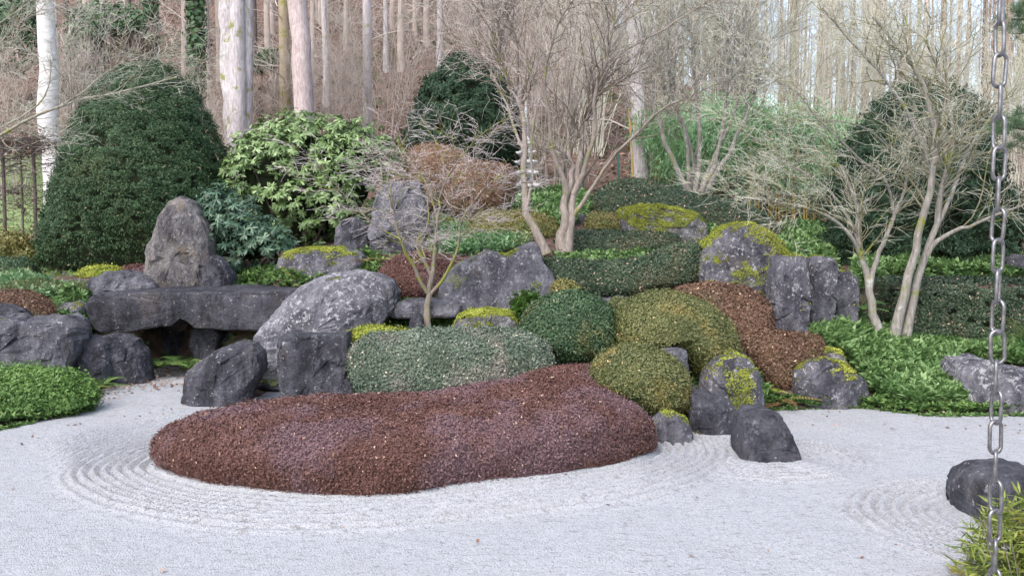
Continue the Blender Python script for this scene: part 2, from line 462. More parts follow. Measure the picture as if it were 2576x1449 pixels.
def bare_tree(name, label, limbs, depth, mat, twigmat, base_px, counts=(70, 500, 3500), lens=((.7, 1.5), (.35, .8), (.15, .4)), seed=0, r0=.06,
              spread=1.0, up=.12, flat=0.0, bmat=None, buds=None, budmat=None, rt=.0035, cat='tree', group=None, taper=.25, limb_name='trunk', t0=.3):
    """limbs: list of (radius at the foot, [(px, py), ...]); every limb drifts off in depth"""
    r = np.random.default_rng(2000 + seed)
    b = P(base_px[0], base_px[1], depth)
    t = thing(name, label, cat, b, group)
    allP, allR = [], []
    for q in limbs:
        rad, pts = q[0], q[1]
        fork = q[2] if len(q) > 2 else 0.0           # depth already gained where the limb starts
        dd = q[3] if len(q) > 3 else r.uniform(-spread, spread)
        pts = np.array(pts, float)
        s = np.concatenate([[0], np.cumsum(np.hypot(*np.diff(pts, axis=0).T))]); s /= s[-1]
        p3 = resample(P(pts[:, 0], pts[:, 1], depth + fork + dd * s ** 1.2), 18)
        if allP and pts[0, 1] < base_px[1] - 45:      # spring from the nearest limb already there
            cand = np.concatenate(allP); cr_ = np.concatenate(allR); ex, ey = proj(cand)
            dpx = np.hypot(ex - pts[0, 0], ey - pts[0, 1]); kk = int(np.argmin(dpx))
            if dpx[kk] < 60:
                sh_ = cand[kk] - p3[0]
                p3 = p3 + sh_ * np.linspace(1, 0, 18)[:, None] ** 3 + np.array([0, sh_[1], 0]) * (1 - np.linspace(1, 0, 18)[:, None] ** 3)
                rad = min(rad, cr_[kk] * .85)
        R = rad * (1 - (1 - taper) * np.linspace(0, 1, 18) ** .8)
        wob = r.normal(size=(18, 3)) * rad * .18; wob[:2] = 0
        p3 = p3 + wob
        if rad >= .05: R = R * (1 + .35 * np.exp(-np.linspace(0, 1, 18) * 14))
        obj(limb_name if rad >= r0 * .5 else 'limb', *tubes(p3[None], R[None], 9), mat, t)
        allP.append(p3); allR.append(R)
    LP, LR = np.array(allP), np.array(allR)
    a1 = grow(LP, LR, counts[0], r, lens[0], (.4, 1.0), t0, up, .22, 7, .5, rt * 1.5, .017, flat)
    a2 = grow(np.concatenate([a1[0]]), a1[1], counts[1], r, lens[1], (.4, 1.0), .15, up, .25, 5, .65, rt * 1.2, .012, flat)
    a2b = grow(LP, LR, counts[1] // 3, r, lens[1], (.5, 1.2), t0 + .1, up, .25, 5, .3, rt * 1.2, .010, flat)
    pa = (np.concatenate([a2[0], a2b[0]]), np.concatenate([a2[1], a2b[1]]))
    a3 = grow(*pa, counts[2], r, lens[2], (.4, 1.1), .1, up, .22, 3, .7, rt, .006, flat)
    obj('branches', *join([tubes(*a1, 4), tubes(*pa, 3)]), bmat or mat, t)
    obj('crown', *tubes(*a3, 3), twigmat, t)
    if buds:
        ends = np.concatenate([a3[0][:, -1], a3[0][:, 2]]); ends = ends[r.choice(len(ends), buds, replace=True)] + r.normal(size=(buds, 3)) * .02
        n = unit(r.normal(size=(buds, 3))); ax = tangent(n, r)
        Vl, Fl = leaf_quads(ends, ax, np.cross(ax, n), r.uniform(.014, .03, buds), r.uniform(.010, .018, buds))
        obj('foliage', Vl, Fl, budmat, t, attrs={'v': np.repeat(r.random(buds), 4), 'u': np.repeat(r.random(buds), 4)}, smooth=False)
    return t

# ------------------------------------------------------------------ materials of the place
M_rock = rock_mat('rock_grey', dark=(.045, .044, .054), light=(.215, .212, .24), lichen=.4, moss=.05)
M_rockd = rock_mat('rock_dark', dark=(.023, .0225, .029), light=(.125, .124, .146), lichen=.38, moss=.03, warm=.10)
M_rockl = rock_mat('rock_lichen', dark=(.060, .058, .072), light=(.25, .245, .27), lichen=1.0, moss=.02, warm=.03)
M_rockw = rock_mat('rock_warm', dark=(.060, .055, .062), light=(.30, .275, .265), lichen=.4, moss=.0, warm=.5)
M_rockm = rock_mat('rock_mossy', dark=(.045, .044, .055), light=(.19, .185, .21), lichen=.75, moss=.34)
M_rockmm = rock_mat('rock_very_mossy', dark=(.06, .058, .062), light=(.26, .25, .25), lichen=.9, moss=.45)
M_rockp = rock_mat('rock_moss_top', dark=(.055, .053, .066), light=(.23, .225, .25), lichen=.6, moss=.10)
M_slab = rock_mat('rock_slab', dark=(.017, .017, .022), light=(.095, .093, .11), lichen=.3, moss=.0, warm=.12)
M_core_br = leaf_mat('twig_brown', (.07, .045, .035), (.07, .045, .035), (.07, .045, .035), rough=.95, spec=.1)
M_core_gr = leaf_mat('twig_green', (.035, .045, .025), (.035, .045, .025), (.035, .045, .025), rough=.95, spec=.1)
M_azalea = leaf_mat('azalea_winter', (.072, .034, .027), (.130, .063, .051), (.215, .12, .10), patch=(.18, .115, .13), pscale=1.3, pth=.52, pale=(.55, .40, .30), palefrac=.996, rough=.75, spec=.25)
M_azalea2 = leaf_mat('azalea_brown', (.062, .033, .020), (.118, .062, .037), (.20, .115, .068), patch=(.11, .10, .04), pscale=1.2, pth=.6, pale=(.5, .36, .24))
M_brownball = leaf_mat('azalea_grey_brown', (.13, .08, .05), (.24, .15, .10), (.36, .25, .18), pale=(.5, .4, .3), rough=.8, spec=.2)
M_yew = leaf_mat('yew', (.016, .037, .016), (.040, .078, .034), (.085, .145, .068), patch=(.07, .095, .04), pscale=.8, pth=.6, pale=(.34, .24, .15), palefrac=.996, spec=.2)
M_hedge = leaf_mat('hedge_dark', (.018, .037, .018), (.042, .070, .037), (.095, .135, .075), patch=(.10, .095, .05), pscale=1.2, pth=.58, pale=(.46, .30, .22), palefrac=.975)
M_ball = leaf_mat('ball_green', (.018, .040, .017), (.042, .084, .035), (.095, .155, .07), patch=(.16, .15, .05), pscale=1.6, pth=.60, pale=(.42, .34, .2), palefrac=.994)
M_olive = leaf_mat('olive', (.048, .064, .020), (.105, .118, .038), (.195, .195, .068), patch=(.22, .17, .05), pscale=2.0, pth=.58, pale=(.5, .36, .2), palefrac=.994)
M_blueh = leaf_mat('box_blue', (.042, .068, .042), (.10, .138, .092), (.22, .255, .195), patch=(.23, .20, .17), pscale=1.3, pth=.55, pale=(.5, .42, .33), palefrac=.98)
M_moss = leaf_mat('moss_green', (.10, .12, .018), (.245, .275, .042), (.42, .44, .09), patch=(.16, .22, .03), rough=.8, spec=.2)
M_low = leaf_mat('low_azalea', (.07, .08, .02), (.19, .17, .05), (.33, .27, .10), patch=(.10, .14, .04), pscale=2.5)
M_fresh = leaf_mat('fresh_green', (.035, .08, .015), (.10, .19, .038), (.21, .34, .085), patch=(.10, .20, .05), rough=.5, trans=.15)
M_cover = leaf_mat('cover_green', (.06, .12, .035), (.165, .275, .095), (.33, .47, .21), patch=(.08, .17, .05), pscale=.9, rough=.5, trans=.2)
M_coverp = leaf_mat('cover_pale', (.07, .15, .06), (.17, .30, .14), (.32, .46, .25), patch=(.25, .25, .12), rough=.55, trans=.2)
M_rhodo = leaf_mat('rhodo_bright', (.06, .115, .03), (.175, .27, .09), (.40, .51, .26), rough=.42, spec=.5, trans=.12)
M_rhodob = leaf_mat('rhodo_blue', (.022, .065, .035), (.075, .145, .085), (.20, .28, .19), rough=.42, spec=.5, trans=.08)
M_fern = leaf_mat('fern', (.035, .075, .02), (.10, .19, .05), (.22, .32, .09), rough=.6, trans=.2)
M_fernb = leaf_mat('fern_rust', (.16, .07, .03), (.28, .14, .06), (.30, .30, .08), rough=.7, trans=.2)
M_litter = leaf_mat('leaf_litter', (.10, .055, .038), (.23, .14, .10), (.44, .32, .25), rough=.85, spec=.15)
M_litterp = leaf_mat('leaf_pale', (.14, .08, .06), (.26, .16, .12), (.48, .36, .27), rough=.8, spec=.2)
M_bamboo = leaf_mat('bamboo_leaf', (.07, .16, .06), (.19, .36, .16), (.38, .58, .33), rough=.5, trans=.2)
M_ivy = leaf_mat('ivy', (.02, .05, .018), (.05, .105, .04), (.10, .18, .075), rough=.5)
M_dconifer = leaf_mat('conifer', (.012, .030, .016), (.028, .056, .030), (.06, .105, .06), rough=.7, spec=.2)
M_pine = leaf_mat('pine_needle', (.02, .05, .02), (.055, .11, .045), (.13, .20, .10), rough=.5)
M_sasa = leaf_mat('dwarf_bamboo', (.05, .09, .012), (.17, .22, .04), (.34, .36, .09), patch=(.33, .19, .05), pscale=2.2, pth=.58, rough=.5, trans=.2)
M_grass = leaf_mat('grass', (.06, .11, .03), (.14, .22, .07), (.27, .34, .13), rough=.7)
M_beechleaf = leaf_mat('beech_leaf', (.15, .09, .06), (.28, .19, .14), (.42, .32, .25), rough=.8)
M_buds = leaf_mat('buds', (.38, .30, .26), (.50, .43, .38), (.70, .63, .57), rough=.8)
M_maple = bark_mat('bark_maple', (.17, .14, .12), (.36, .31, .275), moss=.22)
M_maple2 = bark_mat('bark_pale', (.15, .138, .118), (.34, .315, .28), moss=.18, lichen=.5)
M_mossbark = bark_mat('bark_mossy', (.17, .16, .12), (.38, .36, .30), moss=.25, lichen=.3)
M_twig_br = bark_mat('twig_pinkish', (.41, .36, .325), (.62, .56, .51), stretch=(1, 1, 1))
M_twig_gr = bark_mat('twig_greenish', (.42, .42, .34), (.64, .63, .53), stretch=(1, 1, 1))
M_brush = bark_mat('brush_brown', (.33, .28, .245), (.53, .465, .41), stretch=(1, 1, 1))
M_limb_dk = bark_mat('bark_dark_limb', (.10, .08, .065), (.24, .20, .165), moss=.15)
M_limb_ol = bark_mat('bark_olive_limb', (.15, .14, .08), (.32, .29, .20), moss=.3)
M_twig_pk = bark_mat('twig_mauve', (.42, .36, .36), (.66, .59, .59), stretch=(1, 1, 1))
M_sap = bark_mat('bark_sapling', (.13, .11, .09), (.29, .25, .21), moss=.6)
M_birch = bark_mat('bark_white', (.46, .44, .43), (.80, .78, .77), lichen=.3, stretch=(1.5, 1.5, 2.5), scale=3)
M_plane = bark_mat('bark_grey', (.28, .25, .26), (.60, .56, .57), lichen=.6, moss=.25)
M_spruce = bark_mat('bark_spruce', (.30, .23, .22), (.58, .49, .48), lichen=.55, stretch=(5, 5, 1.2))
M_spruce2 = bark_mat('bark_far', (.33, .27, .23), (.56, .475, .42), lichen=.2)
M_farr = bark_mat('bark_far_brown', (.20, .145, .11), (.40, .30, .23), lichen=.1)
M_mosstrunk = bark_mat('bark_yellow_moss', (.24, .19, .13), (.42, .34, .25), moss=.4)
M_dtrunk = bark_mat('bark_dark', (.07, .055, .05), (.16, .13, .12))

# ------------------------------------------------------------------ ground
gpoly_px = [(-700, 1130), (-60, 1085), (100, 1062), (225, 1030), (250, 985), (290, 945), (375, 938), (395, 925), (440, 915), (480, 930), (475, 1000), (560, 1015), (700, 985), (870, 975), (1050, 975), (1300, 985), (1500, 1010),
            (1640, 1080), (1735, 1100), (1840, 1085), (1850, 1050), (1950, 1028), (2060, 1030), (2170, 1025), (2300, 1042), (2450, 1046), (2650, 1046), (3400, 1060)]
gp = G([p[0] for p in gpoly_px], [p[1] for p in gpoly_px])[:, :2]
gravel_poly = np.concatenate([gp, [[30, 9.0], [30, -30], [-30, -30], [-30, 8.5]]])
def inside(poly, x, y):
    r = np.zeros(x.shape, bool); a = poly; b = np.roll(poly, -1, 0)
    for (x0, y0), (x1, y1) in zip(a, b):
        if y0 == y1: continue
        r ^= ((y0 > y) != (y1 > y)) & (x < (x1 - x0) * (y - y0) / (y1 - y0) + x0)
    return r
def polydist(poly, x, y, closed=True):
    d = np.full(x.shape, 1e9); a = poly; b = np.roll(poly, -1, 0)
    if not closed: a, b = poly[:-1], poly[1:]
    for p, q in zip(a, b):
        e = q - p; t = np.clip(((x - p[0]) * e[0] + (y - p[1]) * e[1]) / (e @ e), 0, 1)
        d = np.minimum(d, np.hypot(x - p[0] - t * e[0], y - p[1] - t * e[1]))
    return d

ctl = [(2300, 878, 13), (2100, 832, 12.6), (2560, 880, 13), (2560, 692, 17), (2300, 692, 17), (2120, 692, 17), (2030, 645, 17.5), (2040, 590, 21), (1950, 855, 12.3),
       (1740, 722, 13.8), (1560, 748, 13.4), (1400, 742, 13.0), (1415, 640, 15.6), (1640, 605, 17), (1450, 545, 18.5), (1330, 517, 21), (1250, 545, 19), (1480, 485, 22), (1150, 622, 15.8), (1200, 600, 16.5),
       (1050, 755, 13.5), (1250, 758, 13.5), (1075, 835, 12.5), (1250, 810, 12.5), (1400, 905, 11.6), (1300, 965, 11), (1000, 965, 10.9), (800, 990, 10.9), (1640, 1005, 10.3), (1750, 1045, 10.2),
       (500, 728, 15.2), (300, 722, 15), (100, 702, 16), (100, 762, 14.2), (200, 835, 13.4), (60, 662, 18), (300, 692, 17), (700, 705, 15), (850, 655, 16.2), (1000, 648, 16), (700, 625, 18.5), (350, 692, 18.4), (0, 965, 12.5),
       (100, 585, 24), (-400, 700, 16), (3000, 700, 16), (-400, 960, 12.6), (-900, 700, 16), (3500, 700, 16), (1750, 540, 21), (2300, 610, 21), (640, 560, 22), (-700, 590, 24), (2900, 610, 22)]
cp = np.array([P(*c) for c in ctl])
cp = np.concatenate([cp, np.c_[gp, np.zeros(len(gp))]])
d_ = np.linalg.norm(cp[:, None, :2] - cp[None, :, :2], axis=2)
nC = len(cp); A_ = np.zeros((nC + 1, nC + 1)); A_[:nC, :nC] = d_ + np.eye(nC) * -.15; A_[nC, :nC] = 1; A_[:nC, nC] = 1
wts = np.linalg.solve(A_, np.concatenate([cp[:, 2], [0]]))
def terrain(x, y):
    x = np.asarray(x, float); y = np.asarray(y, float)
    sh = np.broadcast(x, y).shape; xf = np.broadcast_to(x, sh).ravel(); yf = np.broadcast_to(y, sh).ravel()
    yc = np.minimum(yf, 24.0); xc = np.clip(xf, -16, 16)
    z = np.full(xf.shape, wts[nC])
    for k in range(nC): z += wts[k] * np.hypot(xc - cp[k, 0], yc - cp[k, 1])
    p = np.stack([xf, yf, 0 * xf], -1)
    z += (fbm(p * .8, 3, 2) - .5) * .14
    sl = .50 - .32 * sstep(-1, 17, xf)
    up = np.clip(yf - 24, 0, 56)
    z += sl * up + (fbm(p * .16, 4, 5) - .5) * 3.0 * sstep(25, 40, yf) + (fbm(p * .7, 3, 6) - .5) * .5 * sstep(24, 32, yf)
    z = np.maximum(z, .03)
    z = np.where(inside(gravel_poly, xf, yf), -.06, z)
    return z.reshape(sh)
def T(px, py, d0=5.0, d1=70.0):
    """where the sight line of a picture point meets the ground"""
    ds = np.arange(d0, d1, .06); p = P(np.full_like(ds, px), np.full_like(ds, py), ds)
    below = p[:, 2] <= np.maximum(terrain(p[:, 0], p[:, 1]), 0)
    k = np.argmax(below); return p[k] if below.any() else p[-1]

xs = np.concatenate([np.arange(-130, -14, 4.), np.arange(-14, 14, .25), np.arange(14, 131, 4.)])
ys = np.concatenate([np.arange(-24, 8, 4.), np.arange(8, 24, .18), np.arange(24, 84, 1.0), np.arange(84, 241, 12.)])
X, Y = np.meshgrid(xs, ys)
def gridfaces(ny, nx):
    i = np.arange(ny * nx).reshape(ny, nx)
    return np.stack([i[:-1, :-1], i[:-1, 1:], i[1:, 1:], i[1:, :-1]], -1).reshape(-1, 4)
b = NB('soil')
c = b.ramp(b.noise(5, 8, .72), (.3, (.09, .058, .046)), (.52, (.20, .135, .11)), (.75, (.34, .25, .21)))
c = b.mix(b.math('MULTIPLY', b.step(b.noise(.45, 5, .7), .52, .62), .8), c, (.10, .10, .05))
b.bump(b.noise(9, 7, .75), .12)
M_soil = b.fin(c, .95, .1)
struct(obj('ground', np.stack([X, Y, terrain(X, Y)], -1).reshape(-1, 3), gridfaces(*X.shape), M_soil))

# the raked gravel: ridges run round the clipped azalea and the stones that stand in it
def mixline(pts):                                   # (px, py, height) -> plan
    p = np.array(pts, float)
    return G(p[:, 0], p[:, 1], 0)[:, :2] if p.shape[1] == 2 else np.array([G(a, b_, h)[:2] for a, b_, h in p])
AZ = mixline([(380, 1130, 0.20), (390, 1168, .11), (440, 1204, .05), (480, 1219, .03), (600, 1242, 0.02), (760, 1256, 0.02), (900, 1255, 0.02), (1050, 1245, .02), (1200, 1226, .02), (1350, 1211, .02), (1480, 1192, .02), (1580, 1168, .04), (1636, 1132, .10), (1650, 1095, .20),
              (1648, 1066, .28), (1610, 1022, .40), (1565, 980, .50), (1530, 945, .58), (1575, 900, .60), (1510, 888, .62), (1420, 902, .62), (1370, 922, .63), (1200, 943, .58), (1000, 962, .55), (800, 976, .52), (650, 988, .48), (520, 1006, .48), (440, 1038, .43), (396, 1082, .33)])
gx = np.concatenate([np.arange(-40, -6.2, 2.6), np.arange(-6.2, 6.2, .034), np.arange(6.2, 41, 2.6)])
gy = np.concatenate([np.arange(-24, 5.0, 2.6), np.arange(5.0, 11.6, .029), np.arange(11.6, 13.6, .06), np.arange(13.6, 18.1, .5)])
GX, GY = np.meshgrid(gx, gy)
fine_m = (abs(GX) < 6.2) & (GY > 5) & (GY < 13.6)
gz = np.zeros_like(GX)
fx, fy = GX[fine_m], GY[fine_m]
p3 = np.stack([fx, fy, 0 * fx], -1)
brk = .35 + .65 * sstep(.35, .62, fbm(p3 * 2.2, 3, 9))
dA = polydist(chaikin(AZ, 1), fx, fy); dA = np.where(inside(AZ, fx, fy), 0, dA)
wav = (fbm(p3 * 1.1, 2, 4) - .5) * .10
leftw = sstep(-2.2, -3.3, fx) * sstep(8.0, 9.6, fy)
fall = 1 - sstep(.60 + .8 * leftw, .95 + 1.1 * leftw, dA + wav * 2)
h = .5 + .5 * np.cos((dA + wav) * 2 * math.pi / .098)
h = h ** .6
z = h * .074 * fall * (.7 + .3 * brk)
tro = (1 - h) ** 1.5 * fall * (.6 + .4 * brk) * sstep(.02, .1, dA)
rk1 = G(1925, 1150)[:2]; rk2 = G(2560, 1310)[:2]
for rc, r0, r1, sx in ((rk1, .36, 1.15, 1), (rk2, .46, 1.45, 1)):
    dr = np.hypot(fx - rc[0], (fy - rc[1]) * 1.1)
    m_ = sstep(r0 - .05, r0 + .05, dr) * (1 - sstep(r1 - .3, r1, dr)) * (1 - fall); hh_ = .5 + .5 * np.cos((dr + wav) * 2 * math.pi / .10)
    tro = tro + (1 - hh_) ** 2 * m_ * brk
    z += hh_ ** .6 * .050 * sstep(r0 - .05, r0 + .05, dr) * (1 - sstep(r1 - .3, r1, dr)) * brk * (1 - fall)
z += (.5 + .5 * np.cos((fy + wav * 2 + .05 * fx) * 2 * math.pi / .075)) * .006 * (1 - fall) * sstep(.42, .66, fbm(p3 * np.array([.5, 1.2, 1]), 3, 21))
z += (fbm(p3 * np.array([9, 20, 1]), 2, 7) - .5) * .008 + (fbm(p3 * 1.3, 3, 8) - .5) * .035
gz[fine_m] = z
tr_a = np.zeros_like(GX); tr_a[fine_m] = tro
b = NB('gravel')
vo = b.n('TexVoronoi'); vo.inputs['Scale'].default_value = 85; b.l(b.tc.outputs['Object'], vo.inputs['Vector'])
g1 = b.noise(46, 4, .75); g2 = b.noise(7, 5, .7, stretch=(.6, 1.6, 1)); g3 = b.noise(.7, 3)
c = b.ramp(b.math('ADD', b.math('MULTIPLY', g1, .6), b.math('MULTIPLY', g2, .4)), (.34, (.175, .178, .182)), (.47, (.305, .312, .325)), (.66, (.385, .393, .41)))
sx_ = b.n('SeparateColor'); b.l(vo.outputs['Color'], sx_.inputs[0])
c = b.mix(.5, c, b.ramp(sx_.outputs[0], (0, (.15, .152, .155)), (.25, (.325, .332, .345)), (1, (.43, .438, .455))))
c = b.mix(b.math('MULTIPLY', b.step(g3, .5, .7), .18), c, (.27, .262, .25))
c = b.mix(b.math('MULTIPLY', b.step(b.noise(17, 5, .75, stretch=(.55, 1.5, 1)), .56, .64), .62), c, (.15, .138, .13))
# leaf crumbs and silt in the furrows, painted dark also for furrow shade
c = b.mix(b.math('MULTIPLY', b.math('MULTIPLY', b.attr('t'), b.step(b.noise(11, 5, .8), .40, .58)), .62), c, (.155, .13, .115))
b.bump(b.math('MULTIPLY', vo.outputs['Distance'], -.9), .006)
M_gravel = b.fin(c, .95, .15)
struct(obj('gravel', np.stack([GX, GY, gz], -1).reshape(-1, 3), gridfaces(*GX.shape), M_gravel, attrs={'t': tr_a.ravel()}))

# ------------------------------------------------------------------ helper for plants on the ground
def in_px(poly, p):
    x, y = proj(p); return inside(np.array(poly, float), x, y)
def ground_pts(n, poly, d0, d1, r, zoff=0.0, world=False):
    """n points on the ground, evenly per area, inside a picture outline and between two distances"""
    poly = np.array(poly, float)
    x0 = (poly[:, 0].min() - CX) / F; x1 = (poly[:, 0].max() - CX) / F
    out = []
    for _ in range(12):
        y = r.uniform(d0, d1, n * 4); x = r.uniform(min(x0 * d0, x0 * d1), max(x1 * d1, x1 * d0), n * 4)
        p = np.stack([x, y, terrain(x, y) + zoff], -1)
        p = p[in_px(poly, p)]; out.append(p)
        if sum(len(o) for o in out) >= n: break
    return np.concatenate(out)[:n]
def rosettes(p, r, k=5, L=.10, W=.055, hgt=.10, elev=.35):
    """small leafy tops: k leaves round each point, on a short height"""
    n = len(p)
    p = p + np.array([0, 0, 1.]) * (hgt * r.uniform(.3, 1.15, n))[:, None]
    ph = r.random(n)[:, None] * 6.28 + np.arange(k)[None] * 6.28 / k + r.normal(size=(n, k)) * .25
    el = elev + .35 * r.normal(size=(n, k))
    ax = np.stack([np.cos(ph) * np.cos(el), np.sin(ph) * np.cos(el), np.sin(el)], -1).reshape(-1, 3)
    sd = unit(np.cross(ax, np.array([0, 0, 1.]) + .5 * r.normal(size=ax.shape)))
    s = r.uniform(.7, 1.35, n * k)
    V, Fq = leaf_tris(np.repeat(p, k, 0), ax, sd, L * s * 1.1, W * s * 1.25)
    v = np.clip(np.repeat(r.normal(.45, .2, n), k) + r.normal(size=n * k) * .14, 0, 1)
    return V, Fq, {'v': np.repeat(v, 3), 'u': np.repeat(r.random(n * k), 3)}
def cover(name, label, poly, d0, d1, n, mat, k=5, L=.10, W=.055, hgt=.12, seed=0, elev=.35):
    r = np.random.default_rng(3000 + seed)
    p = ground_pts(n, poly, d0, d1, r)
    hh = hgt * (.5 + fbm(p * 1.6, 3, seed))
    V, Fq, at = rosettes(p, r, k, L, W, hh, elev)
    o = obj(name, V, Fq, mat, base=p.mean(0), attrs=at, smooth=False, kind='stuff')
    return tag(o, label, 'ground cover')

# ------------------------------------------------------------------ clipped plants
AZH = lambda x, y: .56 + .10 * sstep(-1.6, .6, x) - .16 * sstep(.8, 1.9, x) * (1 - sstep(9.4, 10.4, y)) + .015 * np.sin(x * 2.3)
V, Fq = dome(AZ, AZH, -.03, c=np.array(G(1120, 1100, .3)[:2]), n=3.6, nphi=190, nr=32, skirt=(.045, .34))
bush('azalea_bush', 'long reddish brown clipped azalea lying like a whale on the raked gravel', 'bush', V, Fq, M_azalea, M_core_br, 193500, .022, .011, .45, .012, lump=(1.6, .05), shrink=.02, seed=1)

def B(label, outline, depth, thick, mat, core, n, L, W, name='clipped_bush', e=.9, lean=0.0, c=None, tilt=.55, dj=.02, lump=(1.3, .05), clump=None, seed=0, group=None, smooth=2, droop=0.0, back=None):
    V, Fq = blob(outline, depth, thick, e, lean, c, 72, 28, smooth, back=back)
    return bush(name, label, 'bush' if 'hedge' not in name else 'hedge', V, Fq, mat, core, n, L, W, tilt, dj, droop, lump, clump, .03, group, seed)

B('dark green clipped ball bush left of the large olive dome', [(1305, 830), (1318, 790), (1350, 757), (1400, 740), (1450, 737), (1500, 748), (1540, 780), (1560, 830), (1556, 880), (1530, 905), (1440, 925), (1380, 915), (1330, 890), (1310, 865)], 11.9, .72, M_ball, M_core_gr, 30105, 0.036, 0.016, seed=2, lean=.15)
B('large olive clipped dome with a lobe hanging down on its right', [(1545, 800), (1570, 765), (1620, 742), (1680, 735), (1740, 745), (1790, 770), (1830, 815), (1850, 865), (1848, 905), (1820, 935), (1780, 950), (1745, 945), (1720, 915), (1690, 880), (1640, 866), (1560, 880), (1543, 850)], 11.6, .75, M_olive, M_core_gr, 41684, 0.030, 0.013, seed=3, lean=.2, c=(1740, 830))
B('small olive clipped ball with a rusty cap beside the brown azalea', [(1490, 950), (1500, 915), (1530, 888), (1575, 873), (1630, 873), (1680, 890), (1715, 925), (1735, 970), (1732, 1015), (1715, 1038), (1640, 1055), (1560, 1030), (1505, 985)], 10.1, .55, M_olive, M_core_gr, 27789, 0.029, 0.013, seed=4, lean=.1)
B('long grey-green clipped hedge behind the reddish brown azalea', [(885, 905), (890, 870), (920, 848), (1000, 838), (1100, 834), (1220, 834), (1310, 842), (1365, 862), (1390, 890), (1390, 920), (1370, 950), (1250, 985), (1100, 1000), (980, 1005), (910, 990), (885, 950)], 11.0, .55, M_blueh, M_core_gr, 53262, 0.032, 0.014, name='clipped_hedge', e=.7, seed=5, lean=.35, lump=(1.6, .07))
B('low yellow-green mossy bush between the block rock and the grey-green hedge', [(872, 860), (876, 838), (900, 828), (960, 826), (1040, 832), (1060, 850), (1040, 870), (960, 890), (890, 890)], 11.5, .35, M_moss, M_core_gr, 10421, 0.025, 0.013, seed=6)
B('curved dark green hedge sweeping up behind the two clipped domes', [(1362, 690), (1364, 655), (1400, 652), (1480, 662), (1560, 662), (1630, 652), (1690, 624), (1745, 608), (1768, 616), (1765, 660), (1755, 705), (1720, 722), (1640, 730), (1580, 748), (1500, 752), (1420, 740), (1375, 715)], 13.9, .55, M_hedge, M_core_gr, 41684, 0.036, 0.016, name='clipped_hedge', e=.75, lean=.45, seed=7)
B('low dark hedge behind the maple trunk with pinkish fallen leaves on it', [(1398, 630), (1396, 600), (1410, 585), (1480, 583), (1560, 585), (1640, 587), (1700, 590), (1712, 602), (1690, 625), (1600, 645), (1480, 650), (1410, 645)], 16.4, .5, M_hedge, M_core_gr, 23157, 0.040, 0.017, name='clipped_hedge', e=.6, lean=.5, seed=8, c=(1540, 612))
B('whale-shaped dark green hedge at the top of the mound', [(1482, 525), (1490, 490), (1520, 465), (1580, 449), (1640, 452), (1700, 474), (1760, 492), (1830, 500), (1900, 528), (1950, 558), (1977, 592), (1968, 615), (1900, 620), (1780, 620), (1600, 610), (1490, 570)], 19.5, .9, M_hedge, M_core_gr, 44000, 0.047, 0.020, name='clipped_hedge', lean=.3, seed=9, c=(1700, 550))
B('low rusty-brown bush in front of the mossy flat boulder', [(1470, 565), (1478, 543), (1510, 534), (1560, 538), (1600, 556), (1660, 572), (1705, 580), (1700, 592), (1600, 598), (1500, 598), (1472, 588)], 17.6, .45, M_low, M_core_br, 13894, 0.036, 0.017, lean=.4, seed=10)
B('brown clipped hedge winding down between the olive dome and the upright slabs', [(1690, 740), (1740, 720), (1820, 719), (1900, 730), (1937, 760), (1926, 800), (1945, 838), (2000, 850), (2050, 835), (2062, 870), (2035, 920), (1980, 965), (1940, 990), (1900, 960), (1850, 900), (1800, 850), (1740, 800), (1700, 770)], 12.1, .5, M_azalea2, M_core_br, 41684, 0.035, 0.016, name='clipped_hedge', lean=.5, seed=11, c=(1885, 835), e=.8)
B('reddish brown low bush behind the sapling, left of the wedge rock', [(955, 700), (962, 672), (990, 652), (1040, 643), (1110, 643), (1160, 652), (1180, 690), (1160, 740), (1080, 765), (1000, 765), (962, 740)], 14.2, .6, M_azalea, M_core_br, 23157, 0.032, 0.015, lean=.4, seed=12)
B('rounded grey-brown bush on the left of two, below the dark conifer', [(1018, 450), (1025, 400), (1050, 375), (1090, 366), (1140, 370), (1175, 395), (1190, 450), (1180, 520), (1120, 545), (1050, 530), (1022, 490)], 19.2, .8, M_brownball, M_core_br, 17368, 0.050, 0.016, seed=13, dj=.04, lump=(1.0, .12))
B('rounded brown bush on the right of two, beside the stone pagoda', [(1118, 490), (1130, 450), (1160, 422), (1210, 408), (1255, 412), (1285, 432), (1298, 470), (1285, 510), (1240, 545), (1170, 560), (1125, 530)], 18.3, .7, M_brownball, M_core_br, 17368, 0.050, 0.016, seed=14, dj=.04, lump=(1.0, .12))
B('low yellowish azalea bush left of the leaning maple trunk', [(1175, 585), (1180, 558), (1210, 540), (1270, 533), (1330, 540), (1390, 560), (1410, 590), (1390, 615), (1300, 612), (1220, 605)], 17.0, .5, M_low, M_core_gr, 15052, 0.036, 0.017, lean=.4, seed=15, dj=.04, lump=(1.6, .12))
B('small rusty bush tucked under the right end of the wedge rock', [(1388, 735), (1392, 708), (1420, 705), (1450, 722), (1462, 745), (1430, 755), (1395, 755)], 12.9, .3, M_low, M_core_br, 4000, .04, .02, seed=16)
B('bright green mossy azalea at the gravel edge below the left boulders', [(-60, 1010), (-50, 960), (0, 940), (60, 931), (120, 932), (170, 950), (205, 980), (232, 1010), (225, 1035), (120, 1060), (0, 1080), (-55, 1070)], 10.9, .6, M_fresh, M_core_gr, 30105, 0.036, 0.019, lump=(1.4, .16), seed=17, dj=.035, lean=.2)
B('brown clipped bush half hidden behind the left boulders', [(-80, 780), (-60, 742), (0, 733), (60, 738), (110, 755), (150, 785), (155, 810), (60, 830), (-60, 820)], 13.8, .5, M_azalea2, M_core_br, 13894, 0.032, 0.014, lean=.4, seed=18)
